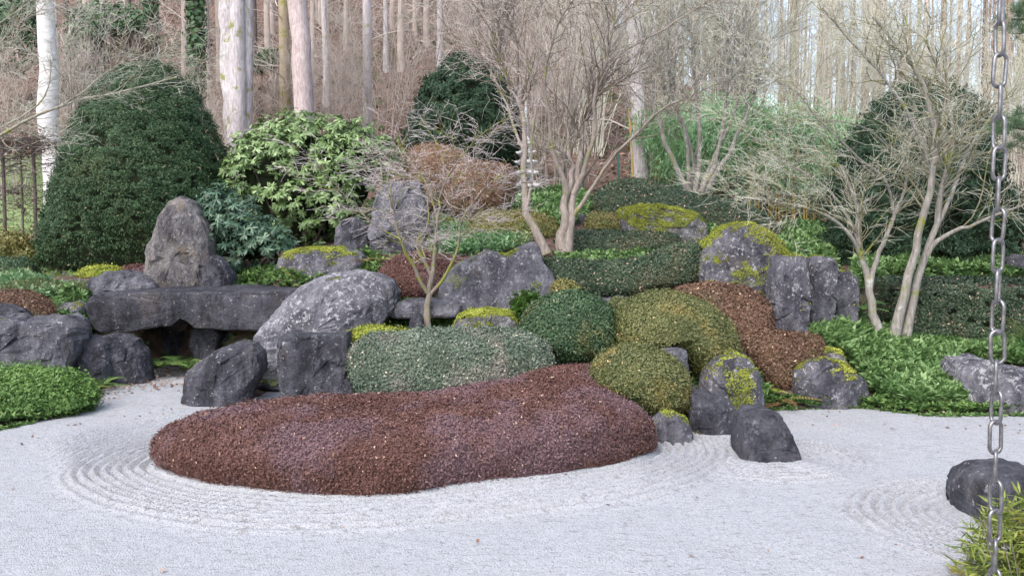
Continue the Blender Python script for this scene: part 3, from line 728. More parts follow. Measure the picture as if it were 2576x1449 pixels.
B('small rounded green bush at the foot of the tall yew', [(-50, 690), (-30, 660), (20, 652), (70, 660), (92, 685), (80, 708), (20, 715), (-40, 710)], 16.6, .5, M_ball, M_core_gr, 10421, 0.036, 0.017, seed=19, lump=(1.4, .12))
B('low mossy yellow bush at the base of the tall rock', [(195, 695), (215, 676), (260, 668), (300, 672), (325, 690), (290, 705), (220, 708)], 16.4, .35, M_moss, M_core_gr, 4000, .04, .02, seed=20)
B('flat reddish bush between the tall yew and the tall rock', [(300, 690), (320, 673), (360, 668), (400, 672), (410, 700), (350, 706), (305, 704)], 16.6, .35, M_azalea, M_core_br, 4000, .045, .02, seed=21)
B('unclipped brownish-green shrub left of the tall yew', [(-60, 650), (-40, 610), (10, 598), (60, 615), (110, 640), (120, 670), (60, 685), (-40, 680)], 18.2, .6, M_low, M_core_br, 7000, .06, .03, seed=22, dj=.1, lump=(1.4, .25))
B('low olive strip of bush between the dark ball and the large olive dome', [(1530, 770), (1545, 757), (1580, 755), (1600, 770), (1580, 800), (1540, 800)], 12.4, .3, M_olive, M_core_gr, 3500, .04, .018, seed=23)

# tall clipped yew and the dark conifers
B('tall dark green clipped yew shaped like a rounded cone', [(348, 157), (302, 175), (257, 211), (223, 267), (190, 349), (164, 433), (142, 551), (127, 640), (135, 690), (190, 725), (367, 740), (544, 720), (587, 620), (587, 511), (572, 452), (546, 374), (508, 287), (469, 221), (432, 184), (390, 160)], 18.6, 1.7, M_yew, M_core_gr, 150480, .048, .017, name='yew_bush', e=1.0, seed=30, tilt=.6, dj=.05, lump=(1.1, .07), clump=(4.6, .26, .36), droop=.3, lean=.1)
B('dark green clipped cone behind the twiggy sapling and brown bushes', [(1160, 150), (1120, 165), (1085, 195), (1060, 240), (1040, 300), (1030, 380), (1060, 450), (1180, 470), (1290, 450), (1310, 380), (1295, 290), (1265, 210), (1220, 165)], 23, 1.5, M_dconifer, M_core_gr, 48631, 0.086, 0.025, name='yew_bush', seed=31, dj=.06, lump=(.9, .2), clump=(3, .42, .36), droop=.3)
B('broad dark yew behind the multi-stemmed tree at right', [(2075, 600), (2085, 520), (2120, 420), (2160, 330), (2220, 260), (2300, 225), (2380, 235), (2440, 280), (2480, 360), (2510, 470), (2530, 600), (2520, 700), (2300, 720), (2090, 710)], 18.0, 1.4, M_dconifer, M_core_gr, 69473, 0.072, 0.023, name='yew_bush', seed=32, dj=.08, lump=(.8, .42), clump=(3.2, .4, .36), droop=.3)
B('long low rectangular dark hedge behind the multi-stemmed tree', [(2215, 715), (2222, 706), (2300, 705), (2400, 706), (2560, 706), (2720, 712), (2730, 790), (2720, 900), (2500, 900), (2300, 895), (2225, 880), (2215, 800)], 13.7, .7, M_hedge, M_core_gr, 69473, 0.040, 0.016, name='clipped_hedge', e=.35, smooth=1, seed=33, lump=(1.3, .05), clump=(4, .14, .36), c=(2460, 800))
# ------------------------------------------------------------------ rhododendrons: whorls of long leaves
def leaf_mesh(L, W, v):
    x = np.array([0, .3, .7, 1.0]); wv = np.array([.12, .85, .9, .05]) * W / 2; dr = np.array([0, -.02, -.10, -.24]) * L
    Vm = []
    for a, b_, c_ in zip(x * L, wv, dr): Vm += [(a, -b_, c_ - b_ * .25), (a, 0, c_), (a, b_, c_ - b_ * .25)]
    Fm = [(3 * i + j, 3 * i + 3 + j, 3 * i + 4 + j, 3 * i + 1 + j) for i in range(3) for j in range(2)]
    return np.array(Vm), np.array(Fm), np.full(len(Vm), v)
def rhododendron(label, outline, depth, thick, mat, nwh, L, W, seed, c=None, lean=0.0, lump=.35):
    r = np.random.default_rng(4000 + seed)
    V, Fq = blob(outline, depth, thick, .9, lean, c, 80, 30)
    nn = vnormals(V, Fq)
    V = V + nn * ((fbm(V * 1.7, 3, seed) - .5) * lump * 2)[:, None]
    base = np.array([V[:, 0].mean(), V[:, 1].mean(), V[:, 2].min()])
    t = thing('rhododendron', label, 'rhododendron', base)
    nn = vnormals(V, Fq)
    core_V = base + np.array([0, 0, np.ptp(V[:, 2]) * .5]) ; core = V - nn * .38
    obj('inner_branches', core, Fq, M_core_gr, t)
    p, n = sample(V, Fq, nwh, r, front_w)
    p = p + n * (r.normal(size=nwh) * .10 - .04)[:, None]
    n = unit(n + np.array([0, 0, .75]) + .25 * r.normal(size=n.shape))
    k = 9
    t1 = tangent(n, r); t2 = np.cross(n, t1)
    ph = np.arange(k)[None] * 6.283 / k + r.normal(size=(nwh, k)) * .2
    ax = np.cos(ph)[..., None] * t1[:, None] + np.sin(ph)[..., None] * t2[:, None]
    el = r.normal(-.12, .30, (nwh, k))[..., None]
    ax = unit(ax * np.cos(el) + n[:, None] * np.sin(el))
    upn = unit(n[:, None] - (n[:, None] * ax).sum(-1, keepdims=True) * ax)
    sd = np.cross(upn, ax)
    pos = np.repeat(p[:, None], k, 1)
    ax, sd, upn, pos = (a.reshape(-1, 3) for a in (ax, sd, upn, pos))
    sc = np.repeat(r.uniform(.8, 1.15, nwh), k) * r.uniform(.75, 1.15, nwh * k)
    v = np.clip(np.repeat(r.normal(.42, .14, nwh), k) + r.normal(size=nwh * k) * .15, 0, 1)
    order = np.argsort(pos[:, 1] + .8 * r.random(len(pos)))           # the nearest ones singly
    single = order[:296]; rest = order[296:]
    Vm, Fm, _ = leaf_mesh(L, W, 0)
    Vr = pos[rest, None] + sc[rest, None, None] * (Vm[None, :, 0:1] * ax[rest, None] + Vm[None, :, 1:2] * sd[rest, None] + Vm[None, :, 2:3] * upn[rest, None])
    Fr = (Fm[None] + np.arange(len(rest))[:, None, None] * len(Vm)).reshape(-1, 4)
    o = obj('foliage', Vr.reshape(-1, 3), Fr, mat, t, attrs={'v': np.repeat(v[rest], len(Vm)), 'u': np.repeat(r.random(len(rest)), len(Vm))})
    o['kind'] = 'stuff'
    meshes = []
    for q in range(7):
        me = mesh_from('leaf', Vm, Fm, {'v': np.full(len(Vm), .12 + .12 * q), 'u': np.full(len(Vm), .3)}); me.materials.append(mat); meshes.append(me)
    for i in single:
        lo = bpy.data.objects.new('leaf', meshes[int(np.clip((v[i] - .1) / .13, 0, 6))]); COL.objects.link(lo); lo.parent = t
        m = Matrix((ax[i] * sc[i], sd[i] * sc[i], upn[i] * sc[i])).transposed().to_4x4(); m.translation = Vector(pos[i] - base)
        lo.matrix_local = m
    # stems
    st = []
    for q in range(7):
        a = base + np.array([r.normal() * .15, r.normal() * .15, 0]); e_ = p[r.integers(nwh)]
        st.append(resample([a, (a + e_) / 2 + r.normal(size=3) * .15, e_], 8))
    obj('stems', *tubes(np.array(st), np.full((7, 8), .03) * np.linspace(1, .3, 8), 6), M_dtrunk, t)
    return t
rhododendron('big bright green rhododendron with drooping leaf whorls beside the tall yew', [(590, 470), (583, 400), (600, 355), (650, 315), (720, 296), (800, 297), (870, 300), (930, 318), (985, 345), (1005, 390), (995, 440), (965, 470), (945, 520), (930, 570), (870, 600), (800, 625), (720, 630), (650, 620), (605, 560)], 18.6, 1.2, M_rhodo, 1100, .135, .046, 1, c=(770, 470))
rhododendron('smaller blue-green rhododendron between the tall rock and the mossy boulder', [(512, 540), (518, 510), (560, 492), (610, 500), (650, 535), (700, 570), (740, 605), (745, 640), (715, 665), (690, 690), (630, 700), (590, 690), (560, 640), (535, 590)], 16.2, .7, M_rhodob, 460, .125, .038, 2, c=(620, 600), lump=.26)

# ------------------------------------------------------------------ rocks
R = rock
R('standing_stone', 'tall grey standing stone with a pointed head in front of the yew', [(376, 730), (374, 680), (382, 622), (402, 580), (414, 536), (438, 504), (461, 496), (486, 505), (505, 532), (522, 565), (535, 602), (541, 660), (544, 740), (480, 770), (380, 760)], 15.5, .5, M_rockw, e=.8, seed=1, facets=10, amp=.022, c=(460, 650), cut=(.84, .98), smooth=0)
R('rock', 'small dark rock with a rusty edge leaning on the right foot of the standing stone', [(512, 730), (520, 670), (540, 640), (556, 650), (575, 668), (587, 692), (590, 740), (550, 750)], 15.1, .3, M_rockd, e=.6, seed=43, smooth=0)
R('stone_slab', 'long dark stone slab laid as a bridge over the gravel stream', [(210, 765), (222, 742), (260, 737), (480, 734), (720, 731), (800, 730), (805, 780), (760, 834), (560, 834), (490, 830), (462, 806), (440, 800), (428, 824), (300, 838), (237, 836), (217, 800)], 14.0, .50, M_slab, e=.16, seed=2, facets=3, amp=.012, c=(480, 772), front=True, smooth=0, back=1.25, nphi=140, nlat=44, cut=(.95, .99), cat='stone slab', keep=True)  # back edge extended to shut light out and darken the gap below
R('boulder', 'large leaning grey boulder crusted with white lichen at the right end of the slab', [(640, 870), (660, 830), (705, 775), (760, 725), (810, 695), (860, 684), (910, 682), (955, 692), (985, 708), (998, 735), (990, 775), (965, 815), (930, 830), (880, 850), (850, 880), (760, 900), (670, 900)], 12.9, .6, M_rockl, e=.8, seed=3, lean=.35, facets=10, smooth=0)
R('block_rock', 'dark block-shaped rock with a flat top behind the brown azalea', [(690, 880), (694, 850), (712, 842), (760, 846), (820, 846), (866, 842), (872, 880), (870, 940), (872, 985), (860, 1010), (760, 1015), (698, 1010), (692, 940)], 11.2, .36, M_rockd, e=.38, seed=4, front=True, facets=8, amp=.022, cut=(.88, .98), smooth=0)
R('rock', 'dark rounded rock at the stream mouth, left of the block-shaped rock', [(472, 970), (476, 935), (510, 905), (560, 872), (610, 855), (645, 862), (665, 885), (668, 925), (640, 975), (600, 1015), (560, 1025), (500, 1022), (478, 1000)], 11.7, .42, M_rockd, e=.55, seed=5, facets=16, smooth=0)
R('rock', 'small dark stone wedged at the right foot of the block-shaped rock', [(862, 990), (868, 955), (880, 945), (893, 965), (897, 1000), (880, 1015)], 10.9, .2, M_rockd, seed=6, nphi=40, nlat=18, smooth=0)
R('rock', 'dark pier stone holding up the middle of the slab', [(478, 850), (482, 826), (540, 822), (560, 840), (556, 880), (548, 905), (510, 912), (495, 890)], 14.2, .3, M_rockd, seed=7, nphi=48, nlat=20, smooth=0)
R('rock', 'dark stone added for the shade behind the pier under the slab', [(270, 935), (275, 850), (300, 825), (400, 822), (500, 825), (520, 880), (515, 930)], 15.35, .35, M_rockd, seed=44)  # added dark stone, stands in for the deep shade under the slab
R('rock', 'low brownish stone behind the pier under the slab', [(545, 850), (560, 832), (620, 828), (660, 838), (665, 880), (620, 905), (555, 905)], 14.6, .35, M_rock, seed=8, nphi=48, nlat=20, smooth=0)
R('boulder', 'big blue-grey boulder with a flat top at the left edge', [(-80, 960), (-80, 830), (-40, 808), (40, 800), (120, 796), (170, 798), (192, 815), (197, 850), (195, 890), (180, 925), (150, 940), (80, 955), (0, 965)], 12.5, .55, M_rock, e=.6, seed=9, lean=.2, amp=.04, c=(50, 875), smooth=0)
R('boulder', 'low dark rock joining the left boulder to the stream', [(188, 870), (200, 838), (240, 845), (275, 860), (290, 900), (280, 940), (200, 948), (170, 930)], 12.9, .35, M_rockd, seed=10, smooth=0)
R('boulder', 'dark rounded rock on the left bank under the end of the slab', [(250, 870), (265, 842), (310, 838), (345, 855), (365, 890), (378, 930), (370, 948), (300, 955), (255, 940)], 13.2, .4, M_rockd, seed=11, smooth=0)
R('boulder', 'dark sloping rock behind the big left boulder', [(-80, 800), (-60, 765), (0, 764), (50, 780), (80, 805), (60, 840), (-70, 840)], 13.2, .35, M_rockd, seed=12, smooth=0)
R('rock', 'low flat grey rock with pale specks left of the tall standing stone', [(222, 725), (235, 700), (275, 684), (320, 682), (370, 695), (405, 715), (400, 740), (300, 745), (230, 740)], 15.1, .45, M_rock, seed=13, lean=.4, smooth=0)
R('flat_stone', 'flat grey stepping stone among the ground cover at left', [(100, 712), (120, 704), (180, 704), (225, 712), (230, 726), (180, 732), (110, 730)], 15.4, .35, M_rock, seed=14, nphi=48, nlat=18, lean=.8, smooth=0)
R('flat_stone', 'mossy flat stone at the foot of the yew', [(90, 696), (110, 686), (180, 686), (235, 692), (240, 704), (180, 710), (100, 708)], 16.8, .35, M_rockmm, seed=15, nphi=48, nlat=18, lean=.8, smooth=0)
R('flat_stone', 'small pale-topped stone with yellow moss beside the left end of the slab', [(140, 778), (150, 762), (190, 760), (212, 772), (208, 800), (160, 805), (142, 795)], 14.0, .25, M_rockmm, seed=16, nphi=40, nlat=18, lean=.5, smooth=0)
R('boulder', 'mossy white-spotted boulder behind the leaning lichen boulder', [(690, 690), (700, 650), (740, 628), (800, 625), (860, 626), (905, 632), (925, 655), (915, 690), (880, 720), (800, 740), (710, 730)], 15.6, .6, M_rockp, seed=17, lean=.3, moss=4500, moss_th=.68, moss_up=.4, smooth=0)
R('rock', 'grey stone under the right side of the bright rhododendron', [(842, 620), (848, 575), (870, 550), (905, 548), (930, 570), (935, 640), (900, 660), (850, 650)], 16.8, .4, M_rock, seed=18, smooth=0)
R('standing_stone', 'broad upright grey stone standing behind the sapling', [(928, 650), (932, 580), (945, 520), (955, 480), (985, 462), (1030, 455), (1058, 462), (1072, 510), (1082, 570), (1088, 640), (1070, 670), (1000, 675), (940, 670)], 16.6, .45, M_rock, e=.65, seed=19, c=(1008, 580), smooth=0)
R('wedge_rock', 'wide blue-grey wedge-shaped rock with two humps beside the sapling', [(1100, 740), (1112, 700), (1150, 665), (1200, 640), (1225, 628), (1252, 634), (1275, 640), (1310, 618), (1340, 607), (1358, 615), (1366, 660), (1390, 690), (1402, 730), (1395, 765), (1250, 775), (1130, 765)], 13.6, .45, M_rockp, amp=.014, e=.5, seed=20, moss=3500, moss_th=.74, moss_up=.3, lean=.35, facets=7, c=(1260, 705), cut=(.86, .98), smooth=0)
R('boulder', 'flat boulder capped with bright yellow-green moss at the top of the mound', [(1558, 555), (1562, 530), (1600, 522), (1660, 520), (1710, 525), (1745, 540), (1768, 562), (1772, 585), (1700, 600), (1600, 598), (1560, 580)], 17.2, .6, M_rockmm, e=.6, seed=21, lean=.3, moss=5200, moss_th=.53, moss_up=.85, smooth=0)
R('boulder', 'large rounded boulder with patches of bright moss left of the upright slabs', [(1745, 690), (1750, 645), (1775, 610), (1810, 585), (1850, 566), (1885, 563), (1925, 580), (1965, 605), (1990, 640), (1985, 690), (1960, 735), (1880, 745), (1800, 745), (1752, 725)], 14.0, .75, M_rockm, e=.85, seed=22, lean=.3, amp=.04, moss=4500, moss_th=.50, moss_up=.16, smooth=0)
R('upright_slab', 'leftmost and lowest-set of three upright grey slabs with moss on top', [(1938, 845), (1938, 740), (1944, 675), (1950, 650), (2014, 643), (2024, 655), (2026, 740), (2018, 842)], 12.5, .30, M_rockp, e=.36, seed=23, amp=.028, moss=5000, moss_th=.68, moss_up=.55, smooth=0)
R('upright_slab', 'middle of three upright grey slabs, its top mossy', [(2022, 835), (2026, 700), (2030, 652), (2040, 643), (2084, 646), (2098, 668), (2094, 760), (2086, 832)], 12.8, .28, M_rockp, e=.36, seed=24, amp=.028, moss=5000, moss_th=.68, moss_up=.55, smooth=0)
R('upright_slab', 'rightmost and shortest of three upright slabs, beside the tree', [(2090, 810), (2092, 700), (2100, 680), (2128, 682), (2152, 700), (2150, 750), (2140, 812)], 13.0, .26, M_rockp, e=.4, seed=25, moss=5000, moss_th=.68, moss_up=.55, smooth=0)
R('rock', 'pale grey stone peeping out between the small olive ball and the large dome', [(1640, 920), (1655, 880), (1690, 872), (1722, 880), (1728, 920), (1726, 970), (1690, 990), (1650, 970)], 10.9, .3, M_rock, e=.5, seed=26, smooth=0)
R('rock', 'fluted dark column stone right of the small olive ball', [(1728, 1060), (1732, 1000), (1745, 965), (1760, 985), (1800, 992), (1836, 996), (1842, 1040), (1836, 1090), (1800, 1105), (1740, 1105)], 9.9, .28, M_rockd, e=.38, seed=27, facets=16, smooth=0)
R('rock', 'rounded light grey rock with a mossy rim at the azalea tip', [(1640, 1100), (1642, 1060), (1665, 1040), (1700, 1038), (1728, 1055), (1742, 1090), (1735, 1125), (1700, 1142), (1645, 1142)], 9.3, .28, M_rockp, e=.75, seed=28, moss=5000, moss_th=.70, moss_up=.4, smooth=0)
R('rock', 'tall dark rock with mossy left flank below the olive dome', [(1762, 985), (1775, 930), (1810, 900), (1850, 885), (1880, 895), (1898, 930), (1910, 980), (1912, 1035), (1880, 1060), (1800, 1060), (1765, 1030)], 10.7, .4, M_rockm, e=.7, seed=29, moss=4500, moss_th=.60, moss_up=.25, smooth=0)
R('rock', 'dark pyramid-shaped rock standing alone in the raked gravel', [(1852, 1150), (1853, 1100), (1860, 1050), (1885, 1033), (1930, 1028), (1955, 1040), (1972, 1075), (1992, 1125), (2008, 1160), (2000, 1180), (1930, 1182), (1856, 1178)], 8.75, .30, M_rockd, e=.30, seed=132, lean=.25, smooth=0, facets=4, amp=.016, cut=(.93, .98), c=(1925, 1110))
R('boulder', 'squat boulder, moss on its left and lichen on its right, by the gravel edge', [(1982, 980), (1990, 925), (2020, 905), (2060, 898), (2100, 905), (2130, 925), (2160, 955), (2174, 985), (2165, 1020), (2100, 1040), (2020, 1040), (1988, 1020)], 11.5, .5, M_rockm, e=.75, seed=31, moss=4500, moss_th=.62, moss_up=.25, smooth=0)
R('rock', 'small mossy stone on top of the squat gravel-edge boulder', [(2042, 905), (2050, 882), (2080, 876), (2110, 885), (2122, 910), (2090, 925), (2050, 925)], 11.9, .28, M_rockmm, seed=32, nphi=48, nlat=18, moss=6000, moss_th=.46, moss_up=.4, smooth=0)
R('flat_stone', 'small flat stone just right of the squat boulder at the gravel edge', [(2172, 1015), (2180, 1000), (2215, 995), (2240, 1005), (2238, 1025), (2200, 1032), (2175, 1028)], 11.4, .25, M_rock, seed=33, nphi=44, nlat=18, smooth=0)
R('flat_stone', 'long low edging stone under the bright ground cover at right', [(2225, 1030), (2240, 1012), (2290, 1010), (2330, 1022), (2338, 1042), (2290, 1050), (2230, 1045)], 11.2, .25, M_rockd, seed=34, nphi=44, nlat=18, smooth=0)
R('boulder', 'wide pale boulder at the right edge behind the chain', [(2398, 990), (2405, 935), (2425, 912), (2480, 908), (2540, 920), (2600, 930), (2660, 960), (2670, 1040), (2600, 1065), (2440, 1060), (2404, 1040)], 11.2, .55, M_rockl, e=.65, seed=35, lean=.3, smooth=0)
R('boulder', 'dark rounded boulder in the lower right corner behind the chain', [(2417, 1270), (2416, 1225), (2430, 1190), (2465, 1170), (2530, 1168), (2600, 1180), (2680, 1220), (2700, 1290), (2660, 1345), (2560, 1350), (2450, 1340), (2425, 1310)], 6.95, .42, M_rockd, e=.7, seed=36, smooth=0)
R('rock', 'dark flat rock beyond the hedge at the right edge', [(2520, 690), (2526, 650), (2560, 640), (2640, 645), (2680, 690), (2620, 705), (2540, 702)], 16.6, .4, M_rockd, seed=37, nphi=48, nlat=20, smooth=0)
R('rock', 'low rock covered in yellow moss between sapling and dark ball bush', [(1140, 830), (1150, 800), (1180, 788), (1230, 784), (1280, 790), (1302, 815), (1300, 845), (1220, 855), (1150, 850)], 12.2, .45, M_rockmm, e=.6, seed=38, lean=.4, moss=6000, moss_th=.46, moss_up=.35, smooth=0)
R('flat_stone', 'long flat ledge stone right behind the sapling trunk', [(980, 775), (990, 757), (1060, 752), (1150, 756), (1165, 770), (1150, 785), (1050, 790), (985, 788)], 13.0, .3, M_rock, e=.5, seed=39, nphi=56, nlat=20, smooth=0)
R('rock', 'small dark stone left of the sapling trunk', [(1030, 820), (1034, 795), (1050, 786), (1066, 800), (1066, 825), (1048, 835)], 12.6, .2, M_rockd, seed=40, nphi=40, nlat=18, smooth=0)
R('flat_stone', 'pale flat path stone under the curved dark hedge', [(1480, 762), (1500, 752), (1570, 746), (1610, 752), (1600, 770), (1500, 776)], 12.9, .3, M_rock, seed=41, nphi=44, nlat=18, smooth=0)
R('rock', 'grey stone half hidden left of the rusty bush on the mound', [(1440, 575), (1448, 545), (1465, 538), (1480, 550), (1484, 585), (1460, 595)], 18.0, .3, M_rock, seed=42, nphi=40, nlat=18, smooth=0)

# ------------------------------------------------------------------ ground cover, ferns, small plants
cover('ground_cover', 'bright green leafy ground cover spilling over the gravel edge at right', [(2035, 850), (2090, 800), (2150, 810), (2200, 850), (2300, 870), (2480, 870), (2600, 880), (2600, 930), (2420, 905), (2400, 960), (2440, 1046), (2320, 1046), (2200, 1000), (2160, 940), (2100, 890), (2050, 890)], 10.9, 14, 8500, M_cover, 5, .10, .052, .16, 1)
cover('ground_cover', 'strip of fresh green ground cover behind the long rectangular hedge', [(2150, 740), (2150, 685), (2250, 688), (2600, 680), (2600, 715), (2230, 715)], 14, 18, 2600, M_cover, 5, .11, .06, .28, 2)
cover('ground_cover', 'green ground cover on the slope right of the large mossy boulder', [(1960, 660), (1960, 575), (2060, 575), (2100, 600), (2100, 690), (2000, 680)], 15, 23, 2600, M_cover, 5, .12, .065, .15, 3)
cover('ground_cover', 'green ground cover round the foot of the stone pagoda', [(1260, 530), (1300, 485), (1380, 482), (1480, 500), (1490, 530), (1440, 570), (1400, 580), (1330, 560), (1260, 560)], 16, 23, 4200, M_cover, 5, .12, .065, .16, 4)
cover('ground_cover', 'paler thin ground cover between the standing stone and the maple', [(1085, 640), (1090, 555), (1160, 545), (1200, 590), (1330, 605), (1330, 630), (1160, 645)], 14.5, 19, 3600, M_coverp, 5, .09, .045, .10, 5)
cover('ground_cover', 'lush light green plants between the wedge rock and the mossy yellow rock', [(1080, 840), (1100, 790), (1150, 745), (1340, 748), (1350, 790), (1300, 820), (1290, 785), (1150, 785), (1130, 830)], 11.5, 14.2, 2300, M_fresh, 6, .10, .055, .20, 6)
cover('ground_cover', 'green plants and moss between the lichen boulder and the sapling', [(870, 850), (980, 790), (1060, 790), (1090, 830), (1040, 860)], 11.5, 13.6, 1200, M_fern, 5, .09, .03, .20, 7)
cover('ground_cover', 'pale green ground cover among the flat stones at left', [(-60, 765), (-60, 700), (60, 700), (140, 730), (230, 730), (250, 740), (205, 760), (140, 765), (100, 770)], 13.3, 17, 3600, M_coverp, 5, .09, .05, .13, 8)
cover('ground_cover', 'bright green plants at the left end of the stone slab', [(140, 800), (170, 770), (215, 770), (235, 840), (200, 850), (160, 830)], 12.9, 14.4, 900, M_cover, 5, .10, .055, .25, 9)
cover('ground_cover', 'sparse green plants behind the slab below the tall standing stone', [(230, 735), (380, 720), (600, 725), (640, 740), (240, 745)], 14.3, 16, 700, M_cover, 5, .08, .045, .10, 10)
cover('ground_cover', 'green plants on the mound between the mossy flat boulder and the hedges', [(1700, 600), (1760, 575), (1800, 590), (1770, 615), (1700, 610)], 16, 19, 700, M_cover, 5, .11, .06, .15, 11)
cover('ground_cover', 'dark green plants on the shaded bank behind the large olive dome', [(1420, 900), (1400, 930), (1500, 900), (1700, 860), (1900, 960), (1960, 1020), (1900, 1040), (1750, 1000), (1640, 930)], 10.0, 12.6, 900, M_fern, 5, .08, .03, .12, 12)

cover('ground_cover', 'low moss and small plants along the gravel edge at right', [(1890, 1045), (1900, 1000), (1990, 1005), (2180, 1010), (2420, 1020), (2620, 1010), (2620, 1062), (2330, 1062), (2170, 1040), (1960, 1045)], 9.8, 12, 1700, M_fern, 5, .06, .028, .07, 13)
cover('ground_cover', 'low moss and small plants along the gravel edge at left', [(-60, 1110), (-60, 1050), (150, 1040), (240, 985), (260, 1000), (230, 1045), (100, 1075)], 9.0, 12.5, 1100, M_fern, 5, .06, .028, .06, 14)
cover('ground_cover', 'thin strip of green plants between the two dark hedges on the mound', [(1400, 668), (1400, 632), (1560, 640), (1740, 600), (1745, 625), (1640, 662)], 14.0, 16.6, 420, M_cover, 5, .07, .04, .05, 16)
cover('ground_cover', 'dark low plants under the blue-green rhododendron and behind the boulders', [(560, 735), (600, 690), (720, 680), (930, 640), (960, 660), (930, 720), (700, 735)], 13.8, 17.5, 900, M_fern, 5, .08, .035, .10, 15)
r = np.random.default_rng(66)
x = r.uniform(-9.5, 9.5, 9000); y = r.uniform(12.2, 23, 9000); p_ = np.stack([x, y, terrain(x, y)], -1); p_ = p_[(fbm(p_ * .9, 3, 14) > .46) & ~inside(gravel_poly, x, y)]
V, Fq, at = rosettes(p_, r, 4, .07, .035, .04)
tag(obj('ground_cover', V, Fq, M_fern, base=p_.mean(0), attrs=at, smooth=False, kind='stuff'), 'thin moss and seedlings over the soil between hedges and rocks', 'ground cover')
def fern(label, base, n, L, seed, mat=M_fern, el=.8):
    r = np.random.default_rng(5000 + seed)
    t = thing('fern', label, 'fern', base)
    for k in range(n):
        a = 6.283 * (k + r.random() * .6) / n; e = el + .25 * r.normal(); l = L * r.uniform(.7, 1.1)
        s = np.linspace(0, 1, 16)
        hx = l * (s * math.cos(e) + .35 * s ** 2); hz = l * (s * math.sin(e) - .75 * math.sin(e) * s ** 2.2)
        mid = base + np.stack([hx * math.cos(a), hx * math.sin(a), hz], -1)
        tan = unit(np.gradient(mid, axis=0)); sid = unit(np.cross(tan, [0, 0, 1.]))
        wv = l * .24 * np.sin(np.pi * np.clip(s * .93 + .07, 0, 1)) ** .8
        q = []
        for sg in (-1, 1):
            q.append(leaf_quads(mid, unit(sid * sg + tan * .45 - np.array([0, 0, .15])), tan, wv, l * .055))
        q.append(tubes(mid[None], np.full((1, 16), .004), 3))
        V, Fq = join(q)
        obj('frond', V, Fq, mat, t, attrs={'v': np.full(len(V), np.clip(r.normal(.5, .2), 0, 1)), 'u': r.random(len(V))}, smooth=False)
    return t
fern('green fern in the dark gap under the slab, close to the left rock', P(405, 925, 13.7), 9, .60, 1)
fern('green fern in the dark gap under the slab, beside the pier stone', P(462, 928, 13.8), 9, .55, 2)
fern('yellow-green fern growing between the two dark rocks left of the block', T(672, 985) + np.array([0, .2, .05]), 9, .60, 3, M_moss)
fern('small fern at the gravel edge below the left boulders', T(255, 975), 8, .45, 4, M_fern)
fern('pale mossy fern at the right end of the bright green azalea', T(215, 985), 8, .40, 5, M_moss)
fern('rusty fern at the gravel edge left of the squat boulder', T(1960, 1010), 8, .42, 6, M_fernb, .6)
fern('yellowish fern below the brown winding hedge', T(1925, 990), 8, .40, 7, M_moss, .6)
fern('fern beside the rightmost upright slab', P(2160, 790, 13.1), 9, .6, 8)
fern('small fern at the foot of the broad standing stone', P(925, 650, 16.0), 8, .5, 9)
fern('rusty fern below the reddish brown low bush', P(905, 665, 15.4), 7, .4, 10, M_fernb)
fern('fern beside the small dark stone left of the sapling', T(1000, 828), 8, .45, 11)

# dwarf bamboo in the lower right corner
r = np.random.default_rng(71)
gb = G(2625, 1500)
n = 4200
q = unit(r.normal(size=(n, 3))) * (r.random(n) ** .4)[:, None]; q[:, 2] = np.abs(q[:, 2])
pp = gb + np.array([0, .1, 0]) + q * np.array([.46, .40, .60])
ax = unit(np.stack([r.normal(size=n), r.normal(size=n), r.normal(.2, .5, n)], -1)); sd = unit(np.cross(ax, r.normal(size=(n, 3)) + [0, 0, 1.5]))
V, Fq = leaf_quads(pp, ax, sd, r.uniform(.07, .14, n), r.uniform(.010, .018, n))
t = thing('dwarf_bamboo', 'tuft of yellow-green dwarf bamboo in the lower right corner', 'plant', gb)
obj('foliage', V, Fq, M_sasa, t, attrs={'v': np.repeat(np.clip(r.normal(.5, .25, n), 0, 1), 4), 'u': np.repeat(r.random(n), 4)}, smooth=False)
st = np.stack([np.linspace(gb + np.array([a, b_, 0]), gb + np.array([a * 1.7, b_ * 1.7, r.uniform(.25, .5)]), 5) for a, b_ in r.normal(0, .12, (60, 2))])
obj('stems', *tubes(st, np.full((60, 5), .004), 4), M_sap, t)
# tussock of pale grass at the right end of the long hedge
def tussock(label, base, n, L, seed, mat=M_grass):
    r = np.random.default_rng(seed)
    a = r.random(n) * 6.283; e = r.uniform(.5, 1.4, n); l = L * r.uniform(.6, 1.1, n)
    s = np.linspace(0, 1, 5)[None]
    hx = l[:, None] * (s * np.cos(e)[:, None] + .25 * s ** 2); hz = l[:, None] * (s * np.sin(e)[:, None] - .35 * s ** 2.5)
    p = base + np.stack([hx * np.cos(a)[:, None], hx * np.sin(a)[:, None], hz], -1) + r.normal(0, .05, (n, 1, 3)) * [1, 1, 0]
    R_ = np.full((n, 5), .004) * np.linspace(1, .2, 5)
    V, Fq = tubes(p, R_, 3)
    o = obj('grass_tussock', V, Fq, mat, base=base, attrs={'v': np.repeat(r.random(n), 15), 'u': np.full(len(V), .3)})
    return tag(o, label, 'grass')
tussock('pale grass tussock at the right edge in front of the long hedge', T(2575, 885) + np.array([0, 0, .05]), 500, .75, 61)

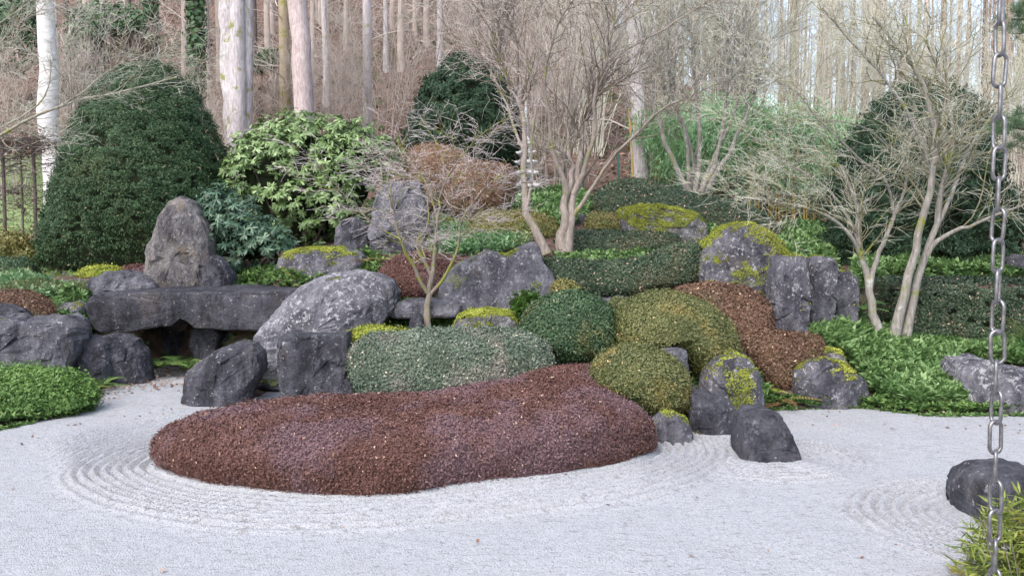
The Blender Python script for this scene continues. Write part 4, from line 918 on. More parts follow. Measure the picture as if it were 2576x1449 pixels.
# small white plant tag on a stake beside the stream
M_tag = NB('white_tag').fin((.75, .75, .74), .5, .4)
tb = P(522, 925, 12.2)
tg = thing('plant_tag', 'small white plant tag sticking up beside the dark stream-mouth rock', 'tag', tb)
obj('stake', *tubes(resample([tb - [0, 0, .1], tb + [0, 0, .06], tb + [0, -.01, .12]], 5)[None], np.full((1, 5), .004), 6), M_dtrunk, tg)
q = np.array([[-.06, -.012, .085], [.06, -.012, .125], [.06, .012, .155], [-.06, .012, .115]]); q = np.concatenate([q, q + [0, .005, -.004]])
obj('plate', q + tb, np.array([[0, 1, 2, 3], [7, 6, 5, 4], [0, 4, 5, 1], [1, 5, 6, 2], [2, 6, 7, 3], [3, 7, 4, 0]]), M_tag, tg, smooth=False)

# ------------------------------------------------------------------ fallen leaves
def litter(name, label, p, nrm, r, L, mat, lift=.008):
    n = len(p)
    nn = unit(nrm + .35 * r.normal(size=(n, 3))); ax = tangent(nn, r); sd = np.cross(nn, ax)
    s = r.uniform(.5, 1.3, n)
    V, Fq = leaf_quads(p + nn * lift, ax, sd, L * s, L * .6 * s)
    o = obj(name, V, Fq, mat, base=p.mean(0), attrs={'v': np.repeat(r.random(n), 4), 'u': np.repeat(r.random(n), 4)}, smooth=False, kind='stuff')
    return tag(o, label, 'fallen leaves')
r = np.random.default_rng(81)
n = 16000
x = r.uniform(-6, 6, n); y = r.uniform(5.2, 13.5, n)
dAz = polydist(chaikin(AZ, 1), x, y); ins = inside(AZ, x, y)
prob = .06 + .55 * np.exp(-dAz / .10) + .9 * ((x < -3.6) & (y > 9)) * np.exp(-np.abs(dAz - 1.6) / 1.2) + .45 * (y > 9.8) * (x > 2.2)
wv_ = (fbm(np.stack([x, y, 0 * x], -1) * 1.1, 2, 4) - .5) * .10
trough = np.where(dAz < 1.6, (np.cos((dAz + wv_) * 2 * math.pi / .085) < -.3) * 1.5, .6)
pk = (r.random(n) < .42 * trough * prob * (fbm(np.stack([x, y, 0 * x], -1) * 2, 3, 3) * 1.6 - .2)) & ~ins & inside(gravel_poly, x, y)
pp = np.stack([x, y, 0 * x + .012], -1)[pk]
litter('fallen_leaves', 'brown fallen leaves lying in the furrows of the raked gravel', pp, np.tile([0, 0, 1.], (len(pp), 1)), r, .05, M_litter)
V_, F_ = dome(AZ, AZH, -.03, c=np.array(G(1120, 1100, .3)[:2]), n=3.6, nphi=80, nr=20, skirt=(.045, .34))
pA, nA = sample(V_, F_, 170, r, lambda n_, c_: np.where(n_[:, 2] > .15, 1, .1))
litter('fallen_leaves', 'pale dry leaves lying on the clipped reddish brown azalea', pA + nA * .02, nA, r, .042, M_litterp)
# stream bend at left: drifts of brown leaves in the furrows
p = ground_pts(400, [(230, 1035), (255, 975), (300, 945), (480, 935), (470, 985), (330, 1000), (260, 1040)], 9.5, 14.5, r); p[:, 2] = .015
litter('fallen_leaves', 'drift of reddish fallen leaves at the bend of the gravel stream', p, np.tile([0, 0, 1.], (len(p), 1)), r, .06, M_litter)
n = 26000
x = r.uniform(-26, 32, n); y = 19 + 40 * r.random(n) ** 1.4
p = np.stack([x, y, terrain(x, y)], -1)
litter('fallen_leaves', 'brown leaf litter over the forest floor on the slope', p, np.tile([0, 0, 1.], (n, 1)), r, .22, M_litter, .02)
# some on the garden slope
n = 900
x = r.uniform(-9, 9, n); y = r.uniform(12, 21, n); p = np.stack([x, y, terrain(x, y)], -1); p = p[~inside(gravel_poly, x, y)]
litter('fallen_leaves', 'pale fallen leaves scattered over the garden bank', p, np.tile([0, 0, 1.], (len(p), 1)), r, .10, M_litterp, .03)

# ------------------------------------------------------------------ stone pagoda
M_stone = rock_mat('pagoda_stone', dark=(.48, .48, .48), light=(.80, .80, .78), lichen=.2, moss=.05, warm=.02)
M_hole_shade = NB('pagoda_recess_shade').fin((.05, .05, .05), .95, .1)  # dark colour painted as the inner shade of windows that are solid blocks
pd = 21.0
sc_ = pd / F
pb = P(1323, 516, pd); 
pt = thing('stone_pagoda', 'small pale stone pagoda with stacked curved roofs behind the leaning maple trunk', 'pagoda', pb)
def sq_lathe(prof, rot=.35, cx=0, cy=0, up=0):
    """square section turned through heights; the corners lift a little"""
    V = []; m = 4; K = 5
    for rr, z, lift in prof:
        for s_ in range(4):
            for k in range(K):
                a0 = np.array([[1, -1], [1, 1], [-1, 1], [-1, -1]], float); c0, c1 = a0[s_], a0[(s_ + 1) % 4]
                f = k / K; pt_ = c0 * (1 - f) + c1 * f
                cor = (abs(f - .5) * 2) ** 2.5
                V.append((pt_[0] * rr, pt_[1] * rr, z + lift * cor))
    V = np.array(V); N_ = 4 * K
    co, si = math.cos(rot), math.sin(rot)
    V = np.stack([V[:, 0] * co - V[:, 1] * si, V[:, 0] * si + V[:, 1] * co, V[:, 2]], -1)
    i = np.arange(len(prof) - 1)[:, None] * N_; j = np.arange(N_)[None]; j2 = (j + 1) % N_
    Fq = np.stack([i + j, i + j2, i + N_ + j2, i + N_ + j], -1).reshape(-1, 4)
    V = np.concatenate([V, V[:N_].mean(0)[None], V[-N_:].mean(0)[None]]); L0 = len(V)
    cap = np.array([[L0 - 2, b_, a_, a_] for a_, b_ in zip(range(N_), list(range(1, N_)) + [0])] + [[L0 - 1, len(prof) * N_ - N_ + a_, len(prof) * N_ - N_ + b_, len(prof) * N_ - N_ + b_] for a_, b_ in zip(range(N_), list(range(1, N_)) + [0])])[:, :3]
    return V, [Fq, cap]
def zpx(y): return (516 - y) * sc_
def sqpart(name, prof, mat=M_stone):
    V, Fs = sq_lathe([(rr, z, l) for rr, z, l in prof]); return obj(name, V + pb, Fs, mat, pt, smooth=False)
sqpart('foot', [(.11, 0, 0), (.11, zpx(505), 0)])
sqpart('base', [(.24, zpx(505), 0), (.25, zpx(500), 0), (.24, zpx(494), 0), (.16, zpx(488), 0)])
sqpart('column', [(.11, zpx(488), 0), (.10, zpx(476), 0)])
tiers = [(476, 463, .27, 450, .115), (444, 434, .245, 421, .10), (416, 408, .22, 397, .09), (393, 384, .19, 374, .08), (370, 364, .16, 356, .06)]
for y0, y1, rr, y2, bw in tiers:
    sqpart('roof', [(rr * .55, zpx(y0), 0), (rr * .93, zpx(y0 - 3), .03), (rr, zpx(y0 - 6), .045), (rr * .70, zpx(y1 - 1), .01), (bw * 1.2, zpx(y1 - 5), 0)])
    bo = sqpart('storey', [(bw, zpx(y1 - 3), 0), (bw, zpx(y2 - 6), 0)])
    w_ = bw * .35; z0 = zpx((y1 + y2) / 2 - 3)
    co, si = math.cos(.35), math.sin(.35)
    for q, (fx_, fy_) in enumerate(((0, -1), (-1, 0))):
        e = np.array([[-w_, -bw * 1.01, -w_], [w_, -bw * 1.01, -w_], [w_, -bw * 1.01, w_], [-w_, -bw * 1.01, w_], [-w_, -bw * .9, -w_], [w_, -bw * .9, -w_], [w_, -bw * .9, w_], [-w_, -bw * .9, w_]])
        if q: e = np.stack([e[:, 1], -e[:, 0], e[:, 2]], -1)
        e = np.stack([e[:, 0] * co - e[:, 1] * si, e[:, 0] * si + e[:, 1] * co, e[:, 2] + z0], -1)
        obj('window', e + pb, [[0, 1, 2, 3], [4, 7, 6, 5], [0, 4, 5, 1], [1, 5, 6, 2], [2, 6, 7, 3], [3, 7, 4, 0]] and np.array([[0, 1, 2, 3], [4, 7, 6, 5], [0, 4, 5, 1], [1, 5, 6, 2], [2, 6, 7, 3], [3, 7, 4, 0]]), M_hole_shade, bo, smooth=False)
prof = [(.07, 352), (.06, 346)]
for k in range(9): yv = 344 - k * 5.2; prof += [(.030, yv), (.066 - .0035 * k, yv - 1.2), (.066 - .0035 * k, yv - 3.2), (.030, yv - 4.2)]
prof += [(.02, 296), (.045, 292), (.05, 286), (.03, 279), (.015, 268), (.004, 256)]
V = np.array([(a * math.cos(p_), a * math.sin(p_), zpx(y_)) for a, y_ in prof for p_ in np.linspace(0, 6.283, 12, endpoint=False)]) + pb
i = np.arange(len(prof) - 1)[:, None] * 12; j = np.arange(12)[None]; j2 = (j + 1) % 12
obj('finial', V, np.stack([i + j, i + j2, i + 12 + j2, i + 12 + j], -1).reshape(-1, 4), M_stone, pt)

# ------------------------------------------------------------------ rain chain close to the camera
b = NB('chain_steel')
M_chain = b.fin(b.ramp(b.noise(60, 5, .7), (.3, (.10, .09, .085)), (.7, (.34, .33, .34))), .38, .6); b.b.inputs['Metallic'].default_value = .85
def link_mesh(L, W, wr):
    hl = L / 2 - W / 2; cr = W / 2 - wr; pts = []
    for a in np.linspace(0, math.pi, 13): pts.append((cr * math.cos(a), 0, hl + cr * math.sin(a)))
    for a in np.linspace(math.pi, 2 * math.pi, 13): pts.append((cr * math.cos(a), 0, -hl + cr * math.sin(a)))
    p = np.array(pts); n = len(p)
    T_ = unit(np.roll(p, -1, 0) - np.roll(p, 1, 0)); Bv = np.tile([0, 1., 0], (n, 1)); A = np.cross(T_, Bv)
    ph = np.linspace(0, 6.283, 10, endpoint=False)
    V = p[:, None] + wr * (np.cos(ph)[None, :, None] * A[:, None] + np.sin(ph)[None, :, None] * Bv[:, None])
    i = np.arange(n)[:, None] * 10; i2 = ((np.arange(n) + 1) % n)[:, None] * 10; j = np.arange(10)[None]; j2 = (j + 1) % 10
    return V.reshape(-1, 3), np.stack([i + j, i + j2, i2 + j2, i2 + j], -1).reshape(-1, 4)
lm = mesh_from('chain_link', *link_mesh(.084, .040, .0044)); lm.materials.append(M_chain)
cd = 2.02
ct = P(2519, -60, cd); cb = P(2500, 1470, cd)
ch = thing('rain_chain', 'steel link chain hanging down close to the viewer at right', 'chain', cb)
n = int(np.linalg.norm(ct - cb) / .0664) + 1
angs = [8, 62, 100, 12, 55, 97]
rr_ = random.Random(3)
for k in range(n):
    o = bpy.data.objects.new('chain_link', lm); COL.objects.link(o); o.parent = ch
    f = k / (n - 1)
    q = ct * (1 - f) + cb * f - cb
    o.location = q + np.array([rr_.uniform(-.002, .002), 0, 0])
    o.rotation_euler = (0, math.radians(rr_.uniform(-3.5, 3.5)), math.radians(angs[k % 6] + rr_.uniform(-14, 14)))

# ------------------------------------------------------------------ trees of the garden
Z3 = lambda *p: [(1202 + .3852 * a, .3852 * b_) for a, b_ in p]
Z6 = lambda *p: [(773 + .4148 * a, 386 + .4148 * b_) for a, b_ in p]
Z4 = lambda *p: [(1889 + .4148 * a, .4148 * b_) for a, b_ in p]
Z1 = lambda *p: [(.5034 * a, .5034 * b_) for a, b_ in p]
bare_tree('maple_tree', 'bare pinkish-barked maple with several stems rising from one foot beside the pagoda', [
    (.115, [(1416, 645), (1415, 600), (1418, 555), (1424, 505), (1430, 470), (1440, 430), (1437, 400), (1432, 350)] , 0, .2),
    (.085, [(1424, 640), (1434, 590), (1438, 540), (1446, 480), (1456, 420), (1462, 365), (1466, 300)] + Z3((740, 690), (800, 540), (900, 370)), 0, .5),
    (.05, Z3((560, 1260), (560, 1200), (530, 1110), (480, 1010), (470, 850), (455, 700), (425, 560), (440, 440), (490, 280), (500, 200), (550, 100), (640, -30)), 0, -.8),
    (.05, Z3((595, 1010), (595, 880), (570, 800), (600, 600), (585, 450), (610, 300), (560, 100), (540, -40)), .2, .6),
    (.055, Z3((640, 1240), (700, 1120), (750, 960), (780, 830), (760, 680), (770, 600), (840, 400), (880, 200), (900, 0)), .1, -1.0),
    (.045, Z3((620, 1420), (700, 1310), (800, 1150), (900, 1000), (1000, 910), (1100, 820), (1200, 700), (1400, 630)), 0, -1.2),
    (.05, Z3((700, 780), (800, 540), (900, 370), (1100, 260), (1300, 150), (1520, 0)), .4, -.6),
    (.03, Z3((610, 600), (640, 400), (700, 250), (900, 120), (1050, 0)), .4, 1.0),
    (.035, Z3((455, 690), (380, 540), (260, 400), (250, 250), (200, 120), (150, 0)), 0, .9),
    (.014, Z3((720, 1000), (690, 900), (700, 760), (800, 620), (950, 520), (1100, 540)), .2, .8)],
    15.5, M_maple, M_twig_br, (1418, 645), (70, 480, 2900), ((.7, 1.6), (.35, .9), (.14, .42)), seed=1, r0=.1, rt=.0032, buds=4200, budmat=M_buds, bmat=M_limb_dk, t0=.5)
bare_tree('maple_tree', 'slender leaning maple whose stem curves up in front of the pagoda', [
    (.075, [(1374, 640), (1362, 610), (1345, 578), (1330, 548), (1320, 525), (1316, 481), (1315, 443), (1318, 385), (1321, 347), (1316, 289), (1302, 250), (1270, 190), (1250, 100), (1240, 20)], 0, .4),
    (.03, [(1324, 530), (1336, 480), (1342, 440), (1336, 385), (1338, 330), (1350, 280), (1352, 240), (1330, 160), (1310, 60)], 0, -.6),
    (.03, Z3((300, 960), (245, 870), (200, 700), (130, 560), (60, 430), (-40, 300)), .2, .8),
    (.028, Z3((310, 640), (290, 480), (265, 250), (200, 120), (130, 0)), .2, -.9)],
    15.2, M_maple, M_twig_br, (1374, 640), (36, 280, 1900), ((.7, 1.5), (.35, .9), (.14, .42)), seed=2, rt=.0032, buds=2600, budmat=M_buds, bmat=M_limb_dk, t0=.5)
bare_tree('maple_tree', 'pale many-stemmed bare maple behind the whale-shaped hedge', [
    (.075, Z3((1400, 1290), (1340, 1200), (1280, 1050), (1210, 920), (1190, 800), (1130, 650), (1130, 400), (1100, 200)), 0),
    (.06, Z3((1395, 1290), (1380, 1240), (1370, 950), (1330, 750), (1230, 600), (1180, 400)), .2),
    (.075, Z3((1420, 1290), (1420, 1230), (1440, 1000), (1450, 800), (1420, 600), (1400, 300), (1380, 60)), .2),
    (.06, Z3((1400, 1260), (1420, 1130), (1390, 950), (1320, 780), (1250, 560), (1240, 300)), .4),
    (.07, Z3((1490, 1310), (1500, 1210), (1620, 1050), (1700, 880), (1780, 700), (1850, 500), (1870, 250)), -.2),
    (.06, Z3((1455, 1270), (1480, 1200), (1560, 1050), (1590, 900), (1620, 650), (1640, 400), (1600, 100)), -.4),
    (.05, Z3((1450, 1240), (1560, 980), (1680, 750), (1740, 500), (1760, 200)), .3)],
    20.5, M_maple2, M_twig_gr, Z3((1440, 1300))[0], (100, 760, 4800), ((1.0, 2.3), (.5, 1.2), (.2, .6)), seed=3, r0=.07, rt=.0048, spread=1.5, t0=.45)
bare_tree('ornamental_tree', 'bare multi-stemmed tree with pale speckled trunks in the ground cover at right', [
    (.075, [(2212, 875), (2206, 830), (2195, 780), (2182, 700), (2165, 640), (2158, 560), (2150, 480), (2110, 420)], 0, .3),
    (.06, [(2200, 740), (2205, 690), (2218, 640), (2250, 560), (2285, 470), (2290, 400), (2300, 330)], 0, .5),
    (.08, [(2240, 890), (2262, 790), (2285, 700), (2308, 610), (2330, 510), (2345, 425), (2352, 330), (2330, 230), (2280, 140), (2200, 40)], 0, -.3),
    (.07, [(2272, 890), (2288, 790), (2315, 680), (2345, 600), (2362, 520), (2385, 420), (2400, 330), (2380, 220), (2330, 100)], 0, .4),
    (.055, [(2320, 655), (2370, 592), (2440, 570), (2520, 540), (2620, 500)], 0, -.6),
    (.055, [(2335, 615), (2400, 490), (2435, 390), (2500, 290), (2560, 230)], 0, .5),
    (.035, [(2172, 660), (2150, 592), (2090, 540), (2000, 512), (1890, 500)], 0, -.7),
    (.05, [(2275, 560), (2262, 490), (2250, 448), (2192, 410), (2158, 373), (2113, 332), (2055, 274), (2026, 224), (1972, 199)], 0, -.8),
    (.04, [(2345, 430), (2300, 330), (2250, 250), (2200, 180), (2130, 110), (2060, 30)], 0, -.4),
    (.04, [(2385, 420), (2370, 300), (2390, 180), (2360, 60)], .2, .6),
    (.03, [(2160, 600), (2130, 520), (2080, 460), (2010, 420), (1920, 380)], 0, .6),
    (.03, [(2290, 420), (2230, 330), (2180, 300), (2080, 290), (1980, 300)], 0, -1.0)],
    12.7, M_maple2, M_twig_gr, (2240, 885), (95, 800, 5200), ((.6, 1.4), (.3, .8), (.12, .36)), seed=4, r0=.08, rt=.0026, spread=1.0, flat=.25, bmat=M_limb_ol, t0=.36)
bare_tree('dogwood_sapling', 'slim bare sapling with flat layered twigs behind the grey-green hedge', [
    (.055, Z6((725, 1075), (726, 1000), (730, 900), (745, 780), (770, 650), (785, 500), (790, 380), (800, 280), (830, 180)), 0, .3),
    (.032, Z6((722, 880), (670, 780), (650, 700), (590, 620), (560, 520), (530, 400), (510, 280), (500, 180)), 0, -.4),
    (.022, Z6((560, 540), (450, 480), (350, 390), (230, 280), (150, 170), (60, 80)), -.3, -.5),
    (.024, Z6((742, 740), (700, 640), (650, 570), (660, 520), (740, 430), (720, 250), (740, 100)), 0, .5),
    (.028, Z6((745, 860), (830, 760), (890, 650), (930, 530), (920, 420), (980, 330), (1060, 220), (1180, 120)), 0, -.3),
    (.018, Z6((790, 380), (750, 250), (700, 130), (600, 20), (540, -80)), .2, .4),
    (.018, Z6((800, 280), (850, 130), (950, 0), (1050, -120), (1220, -220)), .2, -.5),
    (.016, Z6((830, 180), (830, 60), (780, -80), (700, -180)), .2, .4)],
    12.6, M_sap, M_twig_pk, Z6((725, 1075))[0], (40, 330, 2100), ((.45, 1.0), (.22, .55), (.09, .28)), seed=5, r0=.055, rt=.0030, spread=.6, flat=.55, up=.10)
# tree standing outside the frame at left; only its branches reach in
bare_tree('overhanging_tree', 'lichen-covered bare branches reaching in from the left edge', [
    (.12, [(-260, 820), (-250, 650), (-230, 500), (-200, 400)], 0, .2),
    (.036, [(-235, 520), (-120, 400)] + Z1((0, 670), (100, 610), (200, 560), (300, 530), (420, 490), (560, 470), (700, 430), (880, 385)), .1, -.5),
    (.028, [(-205, 430), (-100, 370)] + Z1((0, 640), (130, 570), (200, 510), (230, 440), (250, 350), (240, 280)), .1, .4),
    (.024, Z1((300, 530), (420, 470), (480, 410), (560, 350), (680, 270), (800, 165)), -.1, .4),
    (.05, [(-205, 420), (-150, 250), (-80, 130)] + Z1((0, 100), (100, 40), (200, -40)), .1, .3),
    (.03, [(-150, 250), (-60, 190)] + Z1((0, 170), (60, 100), (160, 60), (210, 0)), .1, -.4)],
    13.2, M_mossbark, M_twig_gr, (-260, 820), (44, 330, 2200), ((.5, 1.2), (.25, .7), (.1, .32)), seed=6, r0=.15, rt=.0028, spread=.4, flat=.4)

# ------------------------------------------------------------------ far trunks
def trunk_mesh(base, top, r0, r1, S_=16, K=26, seed=0, wob=.02, flare=.35):
    r = np.random.default_rng(seed)
    s = np.linspace(0, 1, K) ** 1.4
    p = base[None] * (1 - s[:, None]) + top[None] * s[:, None]
    p = p + np.cumsum(r.normal(size=(K, 3)) * wob, 0) * [1, 1, 0] * np.minimum(1, s * 8)[:, None]
    hgt = np.linalg.norm(top - base)
    R_ = (r0 * (1 - s) + r1 * s) * (1 + flare * np.exp(-s * hgt / .5))
    V, Fq = tubes(p[None], R_[None], S_)
    ctr = np.repeat(p, S_, 0)
    d = unit(V - ctr); q = fbm(V * [2.2, 2.2, .7], 3, seed)
    V = V + d * ((q - .5) * .35 * np.repeat(R_, S_))[:, None]
    return p, R_, V, Fq
def big_trunk(name, label, pxs, depth, w_px, mat, h=15, seed=0, lean_px=0, cat='tree', group=None, branches=30, blen=(1, 2.4), twig=M_twig_br, dz=0.0, ivy=None, S_=16, K=26):
    """tree seen only as its trunk: (px at the foot, py hint at the foot)"""
    px, py = pxs
    x = (px - CX) / F * depth
    z = float(terrain(x, depth)) - .15 + dz
    base = np.array([x, depth, z])
    top = base + np.array([lean_px / F * depth, 0, h])
    r0 = w_px / 2 / F * depth
    p, R_, V, Fq = trunk_mesh(base, top, r0, r0 * .62, S_, K, seed, r0 * .10)
    t = thing(name, label, cat, base, group)
    obj('trunk', V, Fq, mat, t)
    r = np.random.default_rng(7000 + seed)
    if branches:
        a1 = grow(p[None], R_[None], branches, r, blen, (1.0, 1.6), .12, .0, .16, 6, .16, .008, .03)
        a2 = grow(*a1, branches * 5, r, (.4, 1.1), (.4, 1.0), .1, 0, .2, 3, .6, .007, .02)
        obj('crown', *join([tubes(*a1, 4), tubes(*a2, 3)]), twig, t)
    if ivy:
        n = 1800; k = r.random(n); zz = ivy[0] + (ivy[1] - ivy[0]) * k; a = r.random(n) * 6.283
        s = zz / h; cx_ = base + (top - base) * s[:, None]; rad = r0 * 1.05
        pp = cx_ + np.stack([np.cos(a) * rad, np.sin(a) * rad, 0 * a], -1); nn = np.stack([np.cos(a), np.sin(a), 0 * a], -1)
        pp = pp + nn * np.abs(r.normal(0, .10, n))[:, None]
        ax = tangent(nn, r); Vl, Fl = leaf_quads(pp, ax, np.cross(ax, nn + .5 * r.normal(size=(n, 3))), .16, .12)
        obj('ivy', Vl, Fl, M_ivy, t, attrs={'v': np.repeat(r.random(n), 4), 'u': np.repeat(r.random(n), 4)}, smooth=False)
    return t
big_trunk('beech_tree', 'smooth white beech trunk behind the beech hedge at left', (143, 350), 24, 50, M_birch, 14, 1, -2, branches=0)
big_trunk('forked_tree', 'thick pale forked trunk with lichen, left of the reddish spruce', (612, 360), 24.5, 62, M_plane, 6.5, 2, -4, branches=0)
bt = [o for o in bpy.data.objects if o.name.startswith('forked_tree')][0]
def add_stem(t, px0, py0, px1, py1, d, w0, w1, mat, name='stem'):
    p, R_, V, Fq = trunk_mesh(P(px0, py0, d), P(px1, py1, d), w0 / 2 / F * d, w1 / 2 / F * d, 14, 20, int(px0), .01, 0)
    obj(name, V, Fq, mat, t)
add_stem(bt, 603, 470, 596, -120, 24.4, 42, 34, M_plane)
add_stem(bt, 618, 470, 628, -120, 24.7, 36, 30, M_plane)
big_trunk('spruce_tree', 'straight reddish-grey spruce trunk with white lichen flecks, above the rhododendron', (760, 305), 24, 54, M_spruce, 15, 3, -6, branches=0)
big_trunk('spruce_tree', 'yellow-mossy trunk just behind the straight reddish spruce', (722, 320), 28, 28, M_mosstrunk, 16, 4, 0, branches=14)
big_trunk('plane_tree', 'pale grey trunk behind the hedge between the two garden maples', (1608, 450), 25, 42, M_plane, 12, 5, -12, branches=10)
big_trunk('forest_tree', 'dark mossy trunk right of the pale grey trunk behind the maples', (1655, 465), 25.5, 26, M_mosstrunk, 12, 6, 10, branches=10)
far = [  # px, depth, width px, kind, ivy
    (330, 34, 17, 0, None, 'thin pale trunk above the white rock ledge at upper left'),
    (232, 35, 20, 0, None, 'pale trunk high on the slope above the thin hazel stems'),
    (277, 37, 18, 0, None, 'trunk between two pale trunks at the top left of the slope'),
    (392, 32, 20, 1, (.5, 9), 'ivy-clad trunk at left, just above the top of the yew'),
    (406, 34, 17, 0, None, 'bare brown trunk touching the left ivy-clad trunk'),
    (475, 34, 17, 0, None, 'bare trunk between the two ivy-clad trunks'),
    (507, 30, 25, 1, (1.5, 7), 'ivy-clad trunk, the right one of two on the slope'),
    (536, 31, 15, 0, None, 'thin reddish trunk right of the right ivy-clad trunk'),
    (562, 35, 15, 0, None, 'thin trunk almost hidden by the forked pale trunk'),
    (684, 32, 16, 0, None, 'slim reddish trunk between the forked tree and the mossy trunk'),
    (792, 34, 15, 0, None, 'slim trunk close on the right of the big reddish spruce'),
    (826, 32, 17, 2, None, 'crooked pale trunk right of the big reddish spruce'),
    (876, 37, 13, 0, None, 'thin brown trunk far up the slope above the rhododendron'),
    (928, 28, 25, 2, None, 'flaking pale trunk above the right side of the rhododendron'),
    (975, 35, 13, 2, None, 'thin whitish trunk right of the flaking pale trunk'),
    (1012, 35, 16, 0, None, 'orange-brown trunk at the dark gap in the upper slope'),
    (1048, 39, 11, 0, None, 'thin trunk in the dark gap of the upper slope'),
    (1076, 37, 15, 0, None, 'brown trunk behind the twigs above the clipped cone'),
    (1108, 35, 15, 2, None, 'pale trunk behind the twigs at the clipped cone'),
]
for k, (px, d, wpx, kind, ivy, lab) in enumerate(far):
    big_trunk('forest_tree', lab, (px, 0), d, wpx, [M_spruce2, M_dtrunk, M_plane][kind], 16, 20 + k, random.uniform(-6, 6), branches=16, ivy=ivy, group='forest trunks on the slope', S_=10, K=16)
r = np.random.default_rng(91)
for k in range(30):                                  # trunks of the wood on the right, sky between them
    px = 1130 + (2640 - 1130) * (k + r.random() * 1.6) / 30; d = r.uniform(32, 62)
    wq = int(r.choice([6, 8, 10, 12, 15, 20]))
    lab = ['thin', 'thin', 'slender', 'slender', 'stout', 'thick'][[6, 8, 10, 12, 15, 20].index(wq)] + ' ' + ['brown', 'dark', 'yellowish mossy', 'brown', 'olive', 'pale pinkish'][k % 6] + ' forest trunk ' + \
        ['above the crown of the leaning maple', 'behind the upright maple crown', 'above the pale grey trunk and the fence posts', 'above the green bamboo', 'over the golden bamboo canes', 'behind the top of the broad dark yew', 'behind the chain near the pine'][min(6, int((px - 1130) / 216))]
    big_trunk('forest_tree', lab, (px, 0), d, wq, [M_farr, M_dtrunk, M_mosstrunk, M_farr, M_limb_ol, M_spruce2][k % 6], r.uniform(16, 22), 60 + k, r.uniform(-8, 8), branches=15, blen=(1, 2.6), group='slender forest trunks on the right', S_=8, K=14)
for k in range(30):
    px = r.uniform(150, 1250); d = r.uniform(38, 58)
    wq = r.uniform(8, 14)
    lab = 'distant ' + ('thin' if wq < 11 else 'thicker') + ' ' + ('dark' if k % 3 == 2 else 'pinkish brown') + ' trunk high on the slope ' + \
        ('above the yew' if px < 400 else 'left of the forked pale tree' if px < 570 else 'between forked tree and reddish spruce' if px < 735 else 'just right of the reddish spruce' if px < 860 else 'above the rhododendron' if px < 1000 else 'left of and behind the clipped cone')
    big_trunk('forest_tree', lab, (px, 0), d, wq, [M_spruce2, M_spruce2, M_dtrunk][k % 3], r.uniform(14, 18), 100 + k, r.uniform(-6, 6), branches=14, group='distant trunks on the upper slope', S_=8, K=12)

# ------------------------------------------------------------------ thickets of bare shrubs
def shrub(label, px, py, depth, n, hgt, spread, mat, twig, seed, counts=(200, 1500), rs=.016, rt=.005, name='bare_shrub', lens=((.5, 1.2), (.25, .7)), group=None):
    r = np.random.default_rng(8000 + seed)
    x = (px - CX) / F * depth; b = np.array([x, depth, float(terrain(x, depth)) - .05])
    t = thing(name, label, 'shrub', b, group)
    a = r.random(n) * 6.283; sp = spread * r.random(n) ** .6
    tops = b + np.stack([np.cos(a) * sp, np.sin(a) * sp * .6, hgt * r.uniform(.6, 1.05, n)], -1)
    s = np.linspace(0, 1, 9)[None, :, None]
    foot = b + np.stack([np.cos(a) * spread * .15, np.sin(a) * spread * .12, 0 * a], -1)
    p = foot[:, None] * (1 - s) + tops[:, None] * s
    p[:, :, :2] -= (tops - foot)[:, None, :2] * (s - s ** 1.6) * .7
    p = p + np.cumsum(r.normal(size=p.shape) * hgt * .008, 1)
    R_ = (rs * r.uniform(.6, 1.2, n))[:, None] * np.linspace(1, .3, 9)[None]
    obj('stems', *tubes(p, R_, 5), mat, t)
    a1 = grow(p, R_, counts[0], r, lens[0], (.3, .9), .2, .12, .18, 5, .5, rt, .01)
    a2 = grow(*a1, counts[1], r, lens[1], (.4, 1.0), .1, .05, .2, 3, .6, rt * .8, .006)
    obj('crown', *join([tubes(*a1, 3), tubes(*a2, 3)]), twig, t)
    return t
shrub('clump of straight brown hazel stems behind the maple and the pagoda', 1385, 470, 22.5, 34, 4.6, 1.5, M_maple, M_twig_br, 1, (150, 900), .026, .006)
shrub('thin pale hazel stems between the white beech and the yew', 205, 200, 27, 12, 5.5, 1.0, M_maple2, M_twig_br, 2, (120, 900), .03, .007)
for k, (px, d, h_, sp, lab) in enumerate([
    (40, 26, 4.5, 2.2, 'grey-brown bare shrub at the upper left edge'), (300, 28, 3.8, 2.4, 'pinkish bare shrub above the left shoulder of the yew'),
    (500, 26, 2.8, 1.8, 'pale tangled shrub behind the right shoulder of the yew'), (560, 24.5, 2.6, 1.2, 'arching whitish twigs at the foot of the forked tree'),
    (690, 28, 3.2, 1.8, 'brownish bare shrub between forked tree and spruce'), (840, 26, 4.2, 2.0, 'brown twiggy shrub above the rhododendron'),
    (960, 27, 4.5, 2.2, 'reddish twiggy shrub beside the flaking pale trunk'), (1060, 29, 5.0, 2.2, 'tall pinkish shrub left of the clipped cone'),
    (1200, 28, 6.0, 2.5, 'tall pinkish shrub behind the clipped cone'), (1330, 29, 6.5, 2.5, 'pinkish shrub behind the crown of the leaning maple')]):
    shrub(lab, px, 0, d, 16, h_, sp, M_limb_dk if k % 3 == 1 else M_brush, M_brush, 10 + k, (160, 1000), .013, .0055, lens=((.6, 1.5), (.3, .8)), group='bare shrubs on the slope')
